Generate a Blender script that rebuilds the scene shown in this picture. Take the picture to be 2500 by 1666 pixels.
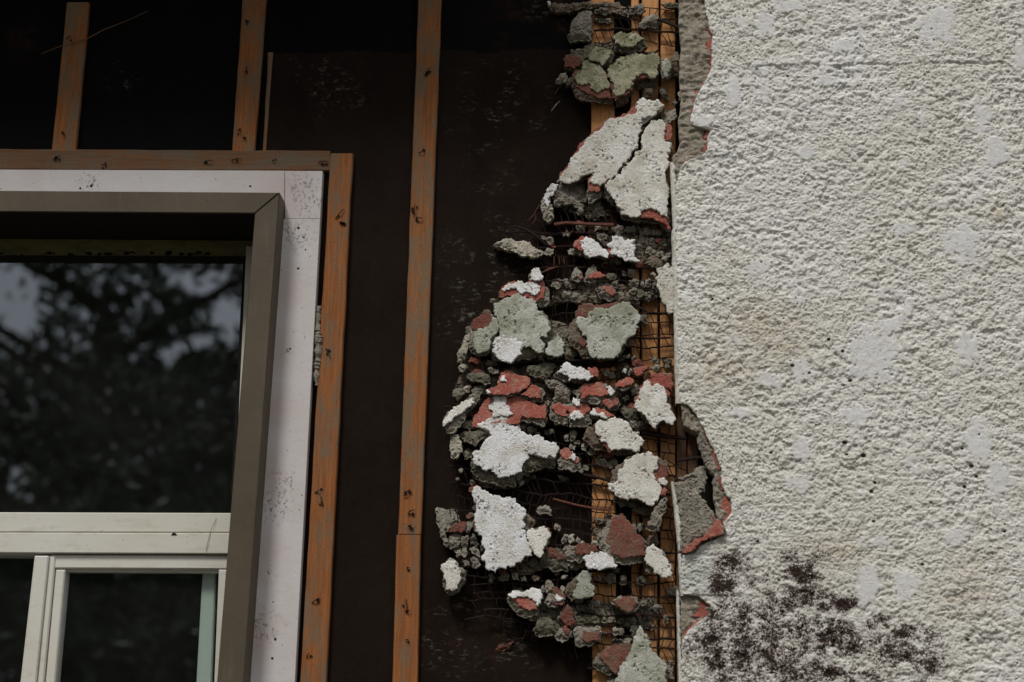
import bpy, math, random
import numpy as np
from mathutils import Vector, Matrix
from mathutils.geometry import delaunay_2d_cdt

for o in list(bpy.data.objects): bpy.data.objects.remove(o)
sc = bpy.context.scene
COL = sc.collection
random.seed(7); rng = np.random.default_rng(7)

# ------------------------------------------------------------ camera
PW, PH, FPX = 2500.0, 1666.0, 5208.0          # photograph size, focal length in its pixels
CAM = Vector((0.0, -5.0, 1.6))
ez = Vector((391.0, 18470.0, -5208.0)).normalized()       # wall's up, in camera axes
ex = Vector((5208.0, 0.0, 391.0)).normalized()            # wall's right, in camera axes
ex = (ex - ez * ex.dot(ez)).normalized()
ey = ez.cross(ex)
ROT = Matrix((ex, ey, ez))                                 # camera axes -> world
cam_d = bpy.data.cameras.new('camera'); cam = bpy.data.objects.new('camera', cam_d); COL.objects.link(cam)
cam.matrix_world = Matrix.Translation(CAM) @ ROT.to_4x4()
cam_d.sensor_width = 36; cam_d.lens = FPX / PW * 36
cam_d.clip_start = 0.1; cam_d.clip_end = 2000
cam_d.dof.use_dof = True; cam_d.dof.focus_distance = 5.2; cam_d.dof.aperture_fstop = 2.5
sc.camera = cam

# ------------------------------------------------------------ sky, sun, exposure (overcast day)
SUN_EL, SUN_AZ = 55.0, -26.0                  # degrees; azimuth measured from straight out of the wall, minus = left
w = bpy.data.worlds.new('World'); sc.world = w; w.use_nodes = True
wn = w.node_tree; wn.nodes.clear()
sky = wn.nodes.new('ShaderNodeTexSky'); sky.sky_type = 'NISHITA'; sky.sun_disc = False
sky.sun_elevation = math.radians(SUN_EL); sky.sun_rotation = math.radians(180 + SUN_AZ)
sky.dust_density = 3.0; sky.air_density = 1.2; sky.ozone_density = 1.0
hs = wn.nodes.new('ShaderNodeHueSaturation'); hs.inputs['Saturation'].default_value = 0.32
bg = wn.nodes.new('ShaderNodeBackground'); bg.inputs['Strength'].default_value = 0.070
wo = wn.nodes.new('ShaderNodeOutputWorld')
wn.links.new(sky.outputs[0], hs.inputs['Color']); wn.links.new(hs.outputs[0], bg.inputs[0]); wn.links.new(bg.outputs[0], wo.inputs[0])
sd = bpy.data.lights.new('sun', 'SUN'); sd.energy = 2.3; sd.angle = math.radians(14); sd.color = (1.0, 0.97, 0.92)
so = bpy.data.objects.new('sun', sd); COL.objects.link(so)
el, az = math.radians(SUN_EL), math.radians(SUN_AZ)
sdir = Vector((math.sin(az) * math.cos(el), -math.cos(az) * math.cos(el), math.sin(el)))
so.rotation_euler = sdir.to_track_quat('Z', 'Y').to_euler(); so.location = (-4, -8, 9)
sc.view_settings.view_transform = 'Standard'; sc.view_settings.look = 'None'
sc.view_settings.gamma = 1.0; sc.view_settings.exposure = 0.14

# ------------------------------------------------------------ geometry helpers
def at(px, py, y):
    """the point of the plane y = const that photograph pixel (px, py) looks at"""
    d = ROT @ Vector(((px - PW / 2) / FPX, -(py - PH / 2) / FPX, -1.0))
    return CAM + d * ((y - CAM.y) / d.y)
CR = {1: (1300, 0, 5.227), 2: (1300, 220, 5.227), 3: (1200, 450, 5.227), 4: (1100, 640, 4.278), 5: (1060, 880, 3.988),
      6: (1040, 1150, 5.227), 7: (1350, 1050, 5.227), 8: (1150, 1350, 3.922)}
def px_poly(c, pts):
    if c == 0: return [(float(a), float(b)) for a, b in pts]
    ox, oy, s = CR[c]
    return [(ox + a / s, oy + b / s) for a, b in pts]

_perm = {}
def perlin(x, z, f, seed=0):
    """2-D gradient noise, about -0.7 to 0.7"""
    if seed not in _perm:
        r = np.random.default_rng(seed + 100); p = r.permutation(512); g = r.uniform(0, 2 * np.pi, 512)
        _perm[seed] = (np.concatenate([p, p]), np.cos(g), np.sin(g))
    p, gx, gz = _perm[seed]
    x = np.asarray(x, float) * f + 311.7; z = np.asarray(z, float) * f + 177.3
    xi = np.floor(x).astype(int); zi = np.floor(z).astype(int); xf = x - xi; zf = z - zi
    u = xf * xf * xf * (xf * (xf * 6 - 15) + 10); v = zf * zf * zf * (zf * (zf * 6 - 15) + 10)
    def gr(a, b, dx, dz):
        h = p[(p[a & 511] + b) & 511]
        return gx[h] * dx + gz[h] * dz
    n00 = gr(xi, zi, xf, zf); n10 = gr(xi + 1, zi, xf - 1, zf); n01 = gr(xi, zi + 1, xf, zf - 1); n11 = gr(xi + 1, zi + 1, xf - 1, zf - 1)
    return (n00 * (1 - u) + n10 * u) * (1 - v) + (n01 * (1 - u) + n11 * u) * v
def sstep(a, b, x):
    t = np.clip((x - a) / (b - a), 0, 1); return t * t * (3 - 2 * t)

def link(name, me, mat=None, parent=None, smooth=False):
    o = bpy.data.objects.new(name, me); COL.objects.link(o)
    if mat is not None:
        me.materials.clear(); me.materials.append(mat)
    if parent is not None: o.parent = parent
    if smooth: me.shade_smooth()
    return o
def mesh(name, v, f, mat=None, parent=None, smooth=False):
    me = bpy.data.meshes.new(name); me.from_pydata([tuple(p) for p in v], [], f); me.update()
    return link(name, me, mat, parent, smooth)
def tag(o, label, cat, group=None, kind=None):
    if label: o['label'] = label
    if cat: o['category'] = cat
    if group: o['group'] = group
    if kind: o['kind'] = kind
    return o
def empty(name, loc=(0, 0, 0)):
    """a thing's root; parts are built in world coordinates and keep their place"""
    o = bpy.data.objects.new(name, None); COL.objects.link(o); o.location = loc; o.empty_display_size = 0.1
    return o
def keep(o, parent):
    o.parent = parent; o.matrix_parent_inverse = Matrix.Translation(-(parent.location)) if parent.type == 'EMPTY' else Matrix()
    return o

class MB:
    def __init__(s): s.v = []; s.f = []
    def box(s, a, b):
        i = len(s.v); (x0, y0, z0), (x1, y1, z1) = a, b
        s.v += [(x0, y0, z0), (x1, y0, z0), (x1, y1, z0), (x0, y1, z0), (x0, y0, z1), (x1, y0, z1), (x1, y1, z1), (x0, y1, z1)]
        s.f += [[i + k for k in q] for q in ((0, 3, 2, 1), (4, 5, 6, 7), (0, 1, 5, 4), (1, 2, 6, 5), (2, 3, 7, 6), (3, 0, 4, 7))]
    def prism(s, quad, yb, cham=0.0):
        """front outline (counter-clockwise seen from the front) pushed back to y = yb, with a chamfered front edge"""
        n = len(quad); i = len(s.v); q = [Vector(p) for p in quad]; c = sum(q, Vector()) / n
        if cham:
            fr = []
            for k in range(n):
                a, b, d = q[k - 1], q[k], q[(k + 1) % n]
                e1 = (a - b).normalized(); e2 = (d - b).normalized()
                fr.append(b + (e1 + e2) * cham)
            rings = [fr, [p + Vector((0, cham, 0)) for p in q], [Vector((p.x, yb, p.z)) for p in q]]
        else: rings = [q, [Vector((p.x, yb, p.z)) for p in q]]
        for r in rings: s.v += [tuple(p) for p in r]
        s.f.append([i + k for k in range(n)])
        for r in range(len(rings) - 1):
            for k in range(n):
                a = i + r * n + k; b = i + r * n + (k + 1) % n
                s.f.append([b, a, a + n, b + n])
        s.f.append([i + (len(rings) - 1) * n + k for k in range(n)][::-1])
    def tube(s, pts, r, sides=5):
        pts = [Vector(p) for p in pts]; i0 = len(s.v); n = len(pts)
        rr = r if isinstance(r, (list, tuple)) else [r] * n
        for k, p in enumerate(pts):
            t = (pts[min(k + 1, n - 1)] - pts[max(k - 1, 0)]).normalized()
            a = t.cross(Vector((0, 1, 0.03)));
            if a.length < 1e-4: a = Vector((1, 0, 0))
            a.normalize(); b = t.cross(a)
            for j in range(sides):
                an = 2 * math.pi * j / sides; s.v.append(tuple(p + (a * math.cos(an) + b * math.sin(an)) * rr[k]))
        for k in range(n - 1):
            for j in range(sides):
                a = i0 + k * sides + j; b = i0 + k * sides + (j + 1) % sides
                s.f.append([a, b, b + sides, a + sides])
        s.f.append([i0 + j for j in range(sides)][::-1]); s.f.append([i0 + (n - 1) * sides + j for j in range(sides)])
    def build(s, name, mat, parent=None, smooth=False): return mesh(name, s.v, s.f, mat, parent, smooth)

# ------------------------------------------------------------ material helpers
def new_mat(name, rough=0.85):
    m = bpy.data.materials.new(name); m.use_nodes = True; nt = m.node_tree
    b = nt.nodes['Principled BSDF']; b.inputs['Roughness'].default_value = rough
    b.inputs['Specular IOR Level'].default_value = 0.25
    return m, nt, b
def tex(nt, scale, detail=4, rough=0.6, stretch=None, kind='noise', seed=0.0):
    g = nt.nodes.new('ShaderNodeNewGeometry'); mp = nt.nodes.new('ShaderNodeMapping'); nt.links.new(g.outputs['Position'], mp.inputs[0])
    mp.inputs['Location'].default_value = (seed, seed * 0.7, seed * 1.3)
    if stretch: mp.inputs['Scale'].default_value = stretch
    if kind == 'noise':
        n = nt.nodes.new('ShaderNodeTexNoise'); n.inputs['Detail'].default_value = detail; n.inputs['Roughness'].default_value = rough
        out = n.outputs['Fac']
    else:
        n = nt.nodes.new('ShaderNodeTexVoronoi'); out = n.outputs['Distance']
    n.inputs['Scale'].default_value = scale; nt.links.new(mp.outputs[0], n.inputs['Vector'])
    return out
def ramp(nt, fac, stops):
    r = nt.nodes.new('ShaderNodeValToRGB'); e = r.color_ramp.elements
    while len(e) < len(stops): e.new(0.5)
    for k, (p, c) in enumerate(stops):
        e[k].position = p; e[k].color = (c, c, c, 1) if isinstance(c, (int, float)) else (*c, 1)
    nt.links.new(fac, r.inputs[0]); return r.outputs[0]
def mix(nt, fac, a, b, mode='MIX'):
    m = nt.nodes.new('ShaderNodeMix'); m.data_type = 'RGBA'; m.blend_type = mode
    for sock, val in ((m.inputs[0], fac), (m.inputs[6], a), (m.inputs[7], b)):
        if hasattr(val, 'links'): nt.links.new(val, sock)
        elif isinstance(val, (int, float)): sock.default_value = val
        else: sock.default_value = (*val, 1)
    return m.outputs[2]
def math_n(nt, op, a, b=0.0):
    m = nt.nodes.new('ShaderNodeMath'); m.operation = op
    for sock, val in ((m.inputs[0], a), (m.inputs[1], b)):
        if hasattr(val, 'links'): nt.links.new(val, sock)
        else: sock.default_value = val
    return m.outputs[0]
def attr(nt, name):
    a = nt.nodes.new('ShaderNodeAttribute'); a.attribute_name = name; return a.outputs['Fac']
def bump(nt, b, h, dist=0.002, strength=1.0):
    n = nt.nodes.new('ShaderNodeBump'); n.inputs['Distance'].default_value = dist; n.inputs['Strength'].default_value = strength
    nt.links.new(h, n.inputs['Height']); nt.links.new(n.outputs[0], b.inputs['Normal'])
def blotch(nt, spots):
    """0..1 near each (x, z, radius) on the wall"""
    g = nt.nodes.new('ShaderNodeNewGeometry'); acc = None
    for (x, y, z, r) in spots:
        v = nt.nodes.new('ShaderNodeVectorMath'); v.operation = 'DISTANCE'; nt.links.new(g.outputs['Position'], v.inputs[0]); v.inputs[1].default_value = (x, y, z)
        mr = nt.nodes.new('ShaderNodeMapRange'); nt.links.new(v.outputs['Value'], mr.inputs[0])
        mr.inputs[1].default_value = r; mr.inputs[2].default_value = 0.0; mr.inputs[3].default_value = 0; mr.inputs[4].default_value = 1
        acc = mr.outputs[0] if acc is None else math_n(nt, 'MAXIMUM', acc, mr.outputs[0])
    return acc

def grainy(name, c1, c2, scale=40, speck=None, speck_c=(0.03, 0.03, 0.025), speck_lo=0.62, bscale=260, bdist=0.002, rough=0.9, tint=None, dust=None):
    m, nt, b = new_mat(name, rough); b.inputs['Specular IOR Level'].default_value = 0.12
    col = mix(nt, ramp(nt, tex(nt, scale, 5, 0.7), [(0.36, 0.0), (0.64, 1.0)]), c1, c2)
    if tint: col = mix(nt, ramp(nt, tex(nt, 20, 4, 0.7, seed=5), [(0.47, 0.0), (0.62, 1.0)]), col, tint)
    if dust: col = mix(nt, ramp(nt, tex(nt, 75, 5, 0.75, seed=8), [(0.53, 0.0), (0.66, 1.0)]), col, dust)
    if speck: col = mix(nt, ramp(nt, tex(nt, speck, 4, 0.75, seed=3), [(speck_lo, 0.0), (speck_lo + 0.07, 1.0)]), col, speck_c)
    nt.links.new(col, b.inputs['Base Color'])
    bump(nt, b, tex(nt, bscale, 5, 0.75), bdist)
    return m
M = {}
M['mortar'] = grainy('mortar', (0.17, 0.15, 0.12), (0.34, 0.31, 0.26), 45, 210, (0.05, 0.043, 0.034), 0.58, 300, 0.005, dust=(0.40, 0.365, 0.305))
M['mortar_warm'] = grainy('mortar_warm', (0.36, 0.315, 0.245), (0.50, 0.45, 0.365), 35, 150, (0.10, 0.083, 0.062), 0.58, 240, 0.009, dust=(0.55, 0.50, 0.415))
M['mortar_brown'] = grainy('mortar_brown', (0.11, 0.08, 0.056), (0.23, 0.185, 0.142), 45, 210, (0.04, 0.033, 0.025), 0.58, 300, 0.005, dust=(0.28, 0.24, 0.185))
M['mortar_pale'] = grainy('mortar_pale', (0.34, 0.31, 0.245), (0.54, 0.50, 0.41), 45, 210, (0.10, 0.088, 0.07), 0.58, 300, 0.005)
M['mortar_green'] = grainy('mortar_green', (0.085, 0.080, 0.055), (0.20, 0.188, 0.14), 45, 210, (0.034, 0.032, 0.024), 0.58, 300, 0.005, tint=(0.22, 0.195, 0.15))
M['red'] = grainy('red_paint', (0.25, 0.068, 0.050), (0.36, 0.110, 0.082), 30, 260, (0.50, 0.36, 0.28), 0.625, 300, 0.0025, 0.9, tint=(0.33, 0.125, 0.092), dust=(0.35, 0.225, 0.18))
M['red_dark'] = grainy('red_paint_dirty', (0.13, 0.048, 0.036), (0.22, 0.078, 0.058), 30, 260, (0.34, 0.25, 0.19), 0.64, 300, 0.0025, 0.9, tint=(0.14, 0.078, 0.055), dust=(0.21, 0.125, 0.095))
M['white'] = grainy('white_finish', (0.76, 0.75, 0.73), (0.86, 0.86, 0.88), 22, 190, (0.20, 0.185, 0.16), 0.61, 300, 0.004, 0.85, tint=(0.64, 0.62, 0.575), dust=(0.70, 0.69, 0.665))
M['cream'] = grainy('cream_finish', (0.68, 0.65, 0.575), (0.81, 0.80, 0.76), 22, 190, (0.17, 0.155, 0.12), 0.605, 300, 0.004, 0.85, tint=(0.57, 0.53, 0.45), dust=(0.62, 0.59, 0.52))
M['greygreen'] = grainy('lichen_finish', (0.39, 0.395, 0.33), (0.58, 0.585, 0.525), 26, 150, (0.08, 0.08, 0.055), 0.59, 300, 0.004, 0.9, tint=(0.32, 0.33, 0.25))
M['moss'] = grainy('mossy_finish', (0.27, 0.262, 0.165), (0.46, 0.44, 0.32), 26, 150, (0.05, 0.047, 0.03), 0.58, 300, 0.004, 0.95, tint=(0.20, 0.197, 0.115))
M['rust'] = grainy('rusty_wire', (0.012, 0.009, 0.008), (0.030, 0.016, 0.013), 90, bscale=500, bdist=0.001, rough=0.6)
M['rustred'] = grainy('rusty_bar', (0.10, 0.040, 0.030), (0.18, 0.075, 0.055), 90, bscale=500, bdist=0.002, rough=0.8)
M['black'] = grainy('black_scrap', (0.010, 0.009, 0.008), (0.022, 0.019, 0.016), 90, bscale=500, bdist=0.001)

def wood(name, light, dark, grey, vertical=True, greyamt=(0.48, 0.60), seed=0.0):
    m, nt, b = new_mat(name, 0.8)
    st = (1, 1, 0.045) if vertical else (0.045, 1, 1)
    g = tex(nt, 190, 5, 0.65, st, seed=seed)
    col = mix(nt, ramp(nt, g, [(0.35, 0.0), (0.68, 1.0)]), dark, light)
    st2 = (1.6, 1, 0.55) if vertical else (0.55, 1, 1.6)
    film = ramp(nt, tex(nt, 13, 7, 0.78, st2, seed=seed + 2), [(greyamt[0], 0.0), (greyamt[1], 1.0)])
    col = mix(nt, math_n(nt, 'MULTIPLY', film, 0.95), col, grey)
    col = mix(nt, ramp(nt, tex(nt, 240, 3, 0.7, seed=seed + 4), [(0.61, 0.0), (0.68, 1.0)]), col, (0.055, 0.042, 0.034))
    knot = ramp(nt, tex(nt, 10, 2, 0.5, seed=seed + 9), [(0.77, 0.0), (0.81, 1.0)])
    col = mix(nt, math_n(nt, 'MULTIPLY', knot, 0.75), col, (0.045, 0.028, 0.016))
    nt.links.new(col, b.inputs['Base Color']); bump(nt, b, g, 0.0015, 0.8)
    return m
for k in range(3):
    M['strip%d' % k] = wood('weathered_strip_%d' % k, (0.305, 0.112, 0.031), (0.185, 0.064, 0.018), (0.158, 0.105, 0.062), True, [(0.45, 0.56), (0.48, 0.60), (0.40, 0.52)][k], seed=k * 3.7)
M['strip_h'] = wood('weathered_strip_h', (0.17, 0.08, 0.032), (0.12, 0.053, 0.021), (0.115, 0.085, 0.056), False, (0.44, 0.58), seed=1.1)
M['fresh'] = wood('bare_pine_board', (0.60, 0.30, 0.115), (0.40, 0.185, 0.072), (0.28, 0.155, 0.08), True, (0.50, 0.66), seed=6.0)
M['oldwood'] = wood('dark_old_board', (0.22, 0.115, 0.06), (0.12, 0.06, 0.032), (0.12, 0.085, 0.06), True, (0.5, 0.65), seed=8.0)

# ------------------------------------------------------------ depths (metres; minus is towards the camera)
Y_PAPER, Y_STRIP, Y_LATH, Y_FRAG, Y_WALL = 0.0, -0.019, -0.026, -0.048, -0.085
Z_TOP = at(1250, 0, 0).z; Z_BOT = at(1250, 1666, 0).z
X_L = at(0, 833, 0).x; X_R = at(2500, 833, 0).x

# ============================================================ SETTING
# ground
m, nt, b = new_mat('lawn', 0.95)
col = mix(nt, ramp(nt, tex(nt, 1.2, 6, 0.7), [(0.35, 0.0), (0.65, 1.0)]), (0.070, 0.066, 0.042), (0.115, 0.100, 0.070))
nt.links.new(col, b.inputs['Base Color']); bump(nt, b, tex(nt, 25, 4, 0.7), 0.03); M['lawn'] = m
gr = mesh('ground', [(-400, -400, 0), (400, -400, 0), (400, 400, 0), (-400, 400, 0)], [[0, 1, 2, 3]], M['lawn']); tag(gr, None, None, kind='structure')

# ------------------------------------------------------------ sheathed wall with paper, strips
WIN = dict(x0=X_L - 0.92, x1=at(640, 900, -0.02).x, z0=at(300, 1666, 0).z - 0.32, z1=at(300, 500, -0.02).z)   # hole in the wall
XW0, XW1, ZW1 = X_L - 2.0, X_R + 2.0, Z_TOP + 0.62
wall = empty('house_wall', (-0.4, 0, 0)); tag(wall, 'dark tar papered house wall with weathered wooden furring strips around the window', 'wall', kind='thing')

def paper_mat(name, c1, c2, residue, tints):
    m, nt, b = new_mat(name, 0.6); b.inputs['Specular IOR Level'].default_value = 0.04
    col = mix(nt, ramp(nt, tex(nt, 7, 6, 0.7, (1, 1, 0.45)), [(0.3, 0.0), (0.7, 1.0)]), c1, c2)
    if residue:
        a = blotch(nt, [(*at(px, py, 0), r) for px, py, r in residue])
        lines = ramp(nt, tex(nt, 75, 3, 0.75, (0.7, 1, 1.6), seed=2.2), [(0.545, 0.0), (0.65, 1.0)])
        brk = ramp(nt, tex(nt, 16, 4, 0.7, seed=7.2), [(0.47, 0.0), (0.62, 1.0)])
        f = math_n(nt, 'MULTIPLY', math_n(nt, 'MULTIPLY', a, lines), brk)
        col = mix(nt, math_n(nt, 'MULTIPLY', f, 0.85), col, (0.15, 0.145, 0.11))
    if tints:
        a = blotch(nt, [(*at(px, py, 0), r) for px, py, r in tints])
        f = math_n(nt, 'MULTIPLY', a, ramp(nt, tex(nt, 12, 5, 0.75, seed=4.4), [(0.48, 0.0), (0.64, 1.0)]))
        col = mix(nt, math_n(nt, 'MULTIPLY', f, 0.7), col, (0.035, 0.014, 0.007))
    col = mix(nt, ramp(nt, tex(nt, 48, 2, 0.5, seed=1.7), [(0.76, 0.0), (0.79, 1.0)]), col, (0.002, 0.002, 0.002))
    nt.links.new(col, b.inputs['Base Color']); bump(nt, b, tex(nt, 12, 6, 0.65, (1, 1, 0.5)), 0.006, 1.0)
    return m
M['paper_black'] = paper_mat('black_paper', (0.0020, 0.0020, 0.0022), (0.0038, 0.0034, 0.003), [(1330, 60, .10), (300, 190, .06)], [(70, 90, .09), (1330, 60, .2)])
M['paper_brown'] = paper_mat('brown_paper', (0.0095, 0.0052, 0.0038), (0.0150, 0.0098, 0.0068), [(790, 200, .13), (880, 240, .05), (1225, 260, .17), (1200, 370, .14), (1190, 640, .16), (1160, 760, .12), (1250, 1580, .1), (1120, 1560, .12), (1200, 1050, .1)],
                              [(1330, 290, .13), (1270, 420, .1), (1330, 620, .1), (1150, 1120, .08), (1190, 1570, .1)])
M['sheath'] = grainy('sheathing_board', (0.02, 0.017, 0.014), (0.03, 0.026, 0.02), 20)

def holed(x0, x1, z0, z1, y, h):
    """flat sheet with a rectangular hole, as a grid of quads"""
    xs = sorted({x0, x1, *[min(max(v, x0), x1) for v in (h['x0'], h['x1'])]}); zs = sorted({z0, z1, *[min(max(v, z0), z1) for v in (h['z0'], h['z1'])]})
    V, F = [], []
    for i in range(len(xs) - 1):
        for j in range(len(zs) - 1):
            cx, cz = (xs[i] + xs[i + 1]) / 2, (zs[j] + zs[j + 1]) / 2
            if h['x0'] < cx < h['x1'] and h['z0'] < cz < h['z1']: continue
            k = len(V); V += [(xs[i], y, zs[j]), (xs[i + 1], y, zs[j]), (xs[i + 1], y, zs[j + 1]), (xs[i], y, zs[j + 1])]; F.append([k, k + 1, k + 2, k + 3])
    return V, F
v, f = holed(XW0, XW1, 0, ZW1, 0.008, WIN)
sheath = keep(mesh('sheathing', v, f, M['sheath']), wall)
# two lengths of building paper; the brown one laps over the black one with a ragged upper edge
def sheet(name, x0, x1, z0, ztop, y, mat, rag=0.004, seed=1):
    nx, nz = 110, 90; xs = np.linspace(x0, x1, nx); V, F = [], []
    for i in range(nx):
        zt = ztop + rag * (perlin(xs[i], 0.3, 9, seed) + 0.6 * perlin(xs[i], 2.3, 45, seed))
        for j in range(nz):
            z = z0 + (zt - z0) * j / (nz - 1)
            V.append((xs[i], y - 0.002 * float(perlin(xs[i], z * 0.4, 6, seed)) - 0.0015 * float(perlin(xs[i], z, 22, seed + 1)) - 0.002, z))
    for i in range(nx - 1):
        for j in range(nz - 1):
            cx = (xs[i] + xs[i + 1]) / 2; cz = V[i * nz + j][2]
            if cx < WIN['x1'] + 0.01 and cx > WIN['x0'] - .01 and WIN['z0'] - .02 < cz < WIN['z1'] + 0.01: continue
            a = i * nz + j; F.append([a, a + nz, a + nz + 1, a + 1])
    return keep(mesh(name, V, F, mat, smooth=True), wall)
sheet('building_paper', XW0, at(1660, 800, 0).x, 0.0, ZW1, 0.004, M['paper_black'], 0.0, 1)
sheet('building_paper', at(650, 300, 0).x, at(1655, 800, 0).x, 0.0, at(1000, 127, 0).z, -0.001, M['paper_brown'], 0.012, 2)

def strip(name, tl, tr, bl, br, mat, yf=Y_STRIP, yb=-0.004, parent=wall, ztop=None, zbot=None, seg=0.03, wob=0.0009, seed=0):
    """batten with slightly wavy sawn edges, from its four photographed corners; ztop / zbot carry it on past the frame"""
    TL, TR, BL, BR = (at(*p, yf) for p in (tl, tr, bl, br))
    def ext(a, b, z): t = (z - b.z) / (a.z - b.z); return b + (a - b) * t
    if ztop is not None: TL, TR = ext(TL, BL, ztop), ext(TR, BR, ztop)
    if zbot is not None: BL, BR = ext(TL, BL, zbot), ext(TR, BR, zbot)
    horiz = (TR - TL).length > (TL - BL).length
    if horiz: A0, A1, B0, B1 = BL, BR, TL, TR
    else: A0, A1, B0, B1 = BL, TL, BR, TR
    n = max(2, int((A1 - A0).length / seg)); V, F = [], []; c = 0.0022; ax = Vector((0, 0, 1)) if horiz else Vector((1, 0, 0))
    for k in range(n + 1):
        t = k / n; P = A0.lerp(A1, t); Q = B0.lerp(B1, t); L = (A1 - A0).length * t
        P = P + ax * wob * 2.2 * float(perlin(L, seed * 1.7, 14, 3)); Q = Q + ax * wob * 2.2 * float(perlin(L, seed * 1.7 + 5, 14, 3))
        y2 = Vector((0, 0.0012 * float(perlin(L, seed, 5, 4)), 0))
        for p in (Vector((P.x, yb, P.z)), P + Vector((0, c, 0)), P + ax * c, Q - ax * c, Q + Vector((0, c, 0)), Vector((Q.x, yb, Q.z))):
            V.append(tuple(p + (y2 if p.y < yb - 0.001 else Vector())))
    for k in range(n):
        for j in range(5):
            a = k * 6 + j; F.append([a, a + 6, a + 7, a + 1] if not horiz else [a, a + 1, a + 7, a + 6])
    F.append([0, 1, 2, 3, 4, 5]); F.append([n * 6 + j for j in range(6)][::-1])
    me = bpy.data.meshes.new(name); me.from_pydata(V, [], F); me.update()
    import bmesh
    bm = bmesh.new(); bm.from_mesh(me); bmesh.ops.recalc_face_normals(bm, faces=bm.faces); bm.to_mesh(me); bm.free()
    return keep(link(name, me, mat), parent)
ZLOW = 0.25
sA = strip('furring_strip', (163, 6), (217, 6), (126, 369), (184, 369), M['strip2'], seed=1)
sB = strip('furring_strip', (592, 0), (649, 0), (566, 369), (621, 369), M['strip0'], ztop=ZW1 - .05, seed=2)
sC = strip('thin_lath_strip', (654, 128), (666, 128), (641, 368), (649, 368), M['strip2'], yf=-0.008, seed=3)
sD = strip('furring_strip', (-1000, 358), (806, 368.5), (-1000, 409), (806, 417), M['strip_h'], seed=4)
sE = strip('furring_strip', (807, 375), (861, 375), (733, 1666), (796, 1666), M['strip1'], yf=Y_STRIP - .0015, zbot=ZLOW, seed=5)
sF1 = strip('furring_strip', (1021, 0), (1077, 0), (972, 1304), (1028, 1304), M['strip0'], ztop=ZW1 - .05, seed=6)
sF2 = strip('furring_strip', (968, 1306), (1027, 1306), (958, 1666), (1019, 1666), M['strip1'], zbot=ZLOW, yf=Y_STRIP - .001, seed=7)
sG = strip('furring_strip', (1443, 0), (1499, 0), (1446, 1666), (1504, 1666), M['fresh'], ztop=ZW1 - .05, zbot=ZLOW, seed=8)
sH = strip('corner_board', (1541, 0), (1560, 0), (1541, 1666), (1561, 1666), M['fresh'], yf=-0.014, ztop=ZW1 - .05, zbot=ZLOW, seed=9)
sH2 = strip('corner_board', (1567, 0), (1608, 0), (1567, 1666), (1604, 1666), M['fresh'], yf=-0.010, ztop=ZW1 - .05, zbot=ZLOW, seed=10)
sI = strip('corner_board', (1613, 0), (1649, 0), (1611, 1666), (1648, 1666), M['fresh'], yf=-0.016, ztop=ZW1 - .05, zbot=ZLOW, seed=11)
sJ = strip('corner_board', (1652, 900), (1676, 900), (1652, 1666), (1676, 1666), M['oldwood'], yf=-0.012, zbot=ZLOW, seed=12)
sK = strip('corner_board', (1679, 900), (1705, 900), (1679, 1666), (1705, 1666), M['oldwood'], yf=-0.007, zbot=ZLOW, seed=13)
# dark red-brown sheets added over the bare strip, for its rusty dirty stretches
def flap(pts, yf, mat):
    r_ = random.Random(3); out = []
    for i in range(len(pts)):
        a, b_ = pts[i], pts[(i + 1) % len(pts)]; n = max(1, int(math.hypot(b_[0] - a[0], b_[1] - a[1]) / 9))
        for k in range(n): t = k / n; out.append((a[0] + (b_[0] - a[0]) * t + r_.uniform(-3, 3), a[1] + (b_[1] - a[1]) * t + r_.uniform(-3, 3)))
    mb = MB(); mb.prism([at(*p, yf + r_.uniform(-.001, .001)) for p in out], -.0195 + .0005); return keep(mb.build('strip_cover', mat), wall)
M['flap'] = grainy('rusty_cover', (0.030, 0.016, 0.011), (0.075, 0.035, 0.022), 18, 200, (0.008, 0.006, 0.005), 0.58, 120, 0.006)
flap([(1436, 905), (1508, 895), (1512, 700), (1506, 640), (1510, 455), (1438, 452), (1434, 650), (1440, 760)], -0.0225, M['flap'])
flap([(1437, 240), (1505, 250), (1507, 118), (1470, 126), (1439, 112)], -0.0225, M['flap'])
for s_, l_ in ((sG, 'bare tan strip behind the wire mesh'), (sC, 'thin pale strip beside the paper edge'), (sF2, 'bright orange lower length of the strip')): s_['label'] = l_

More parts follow.
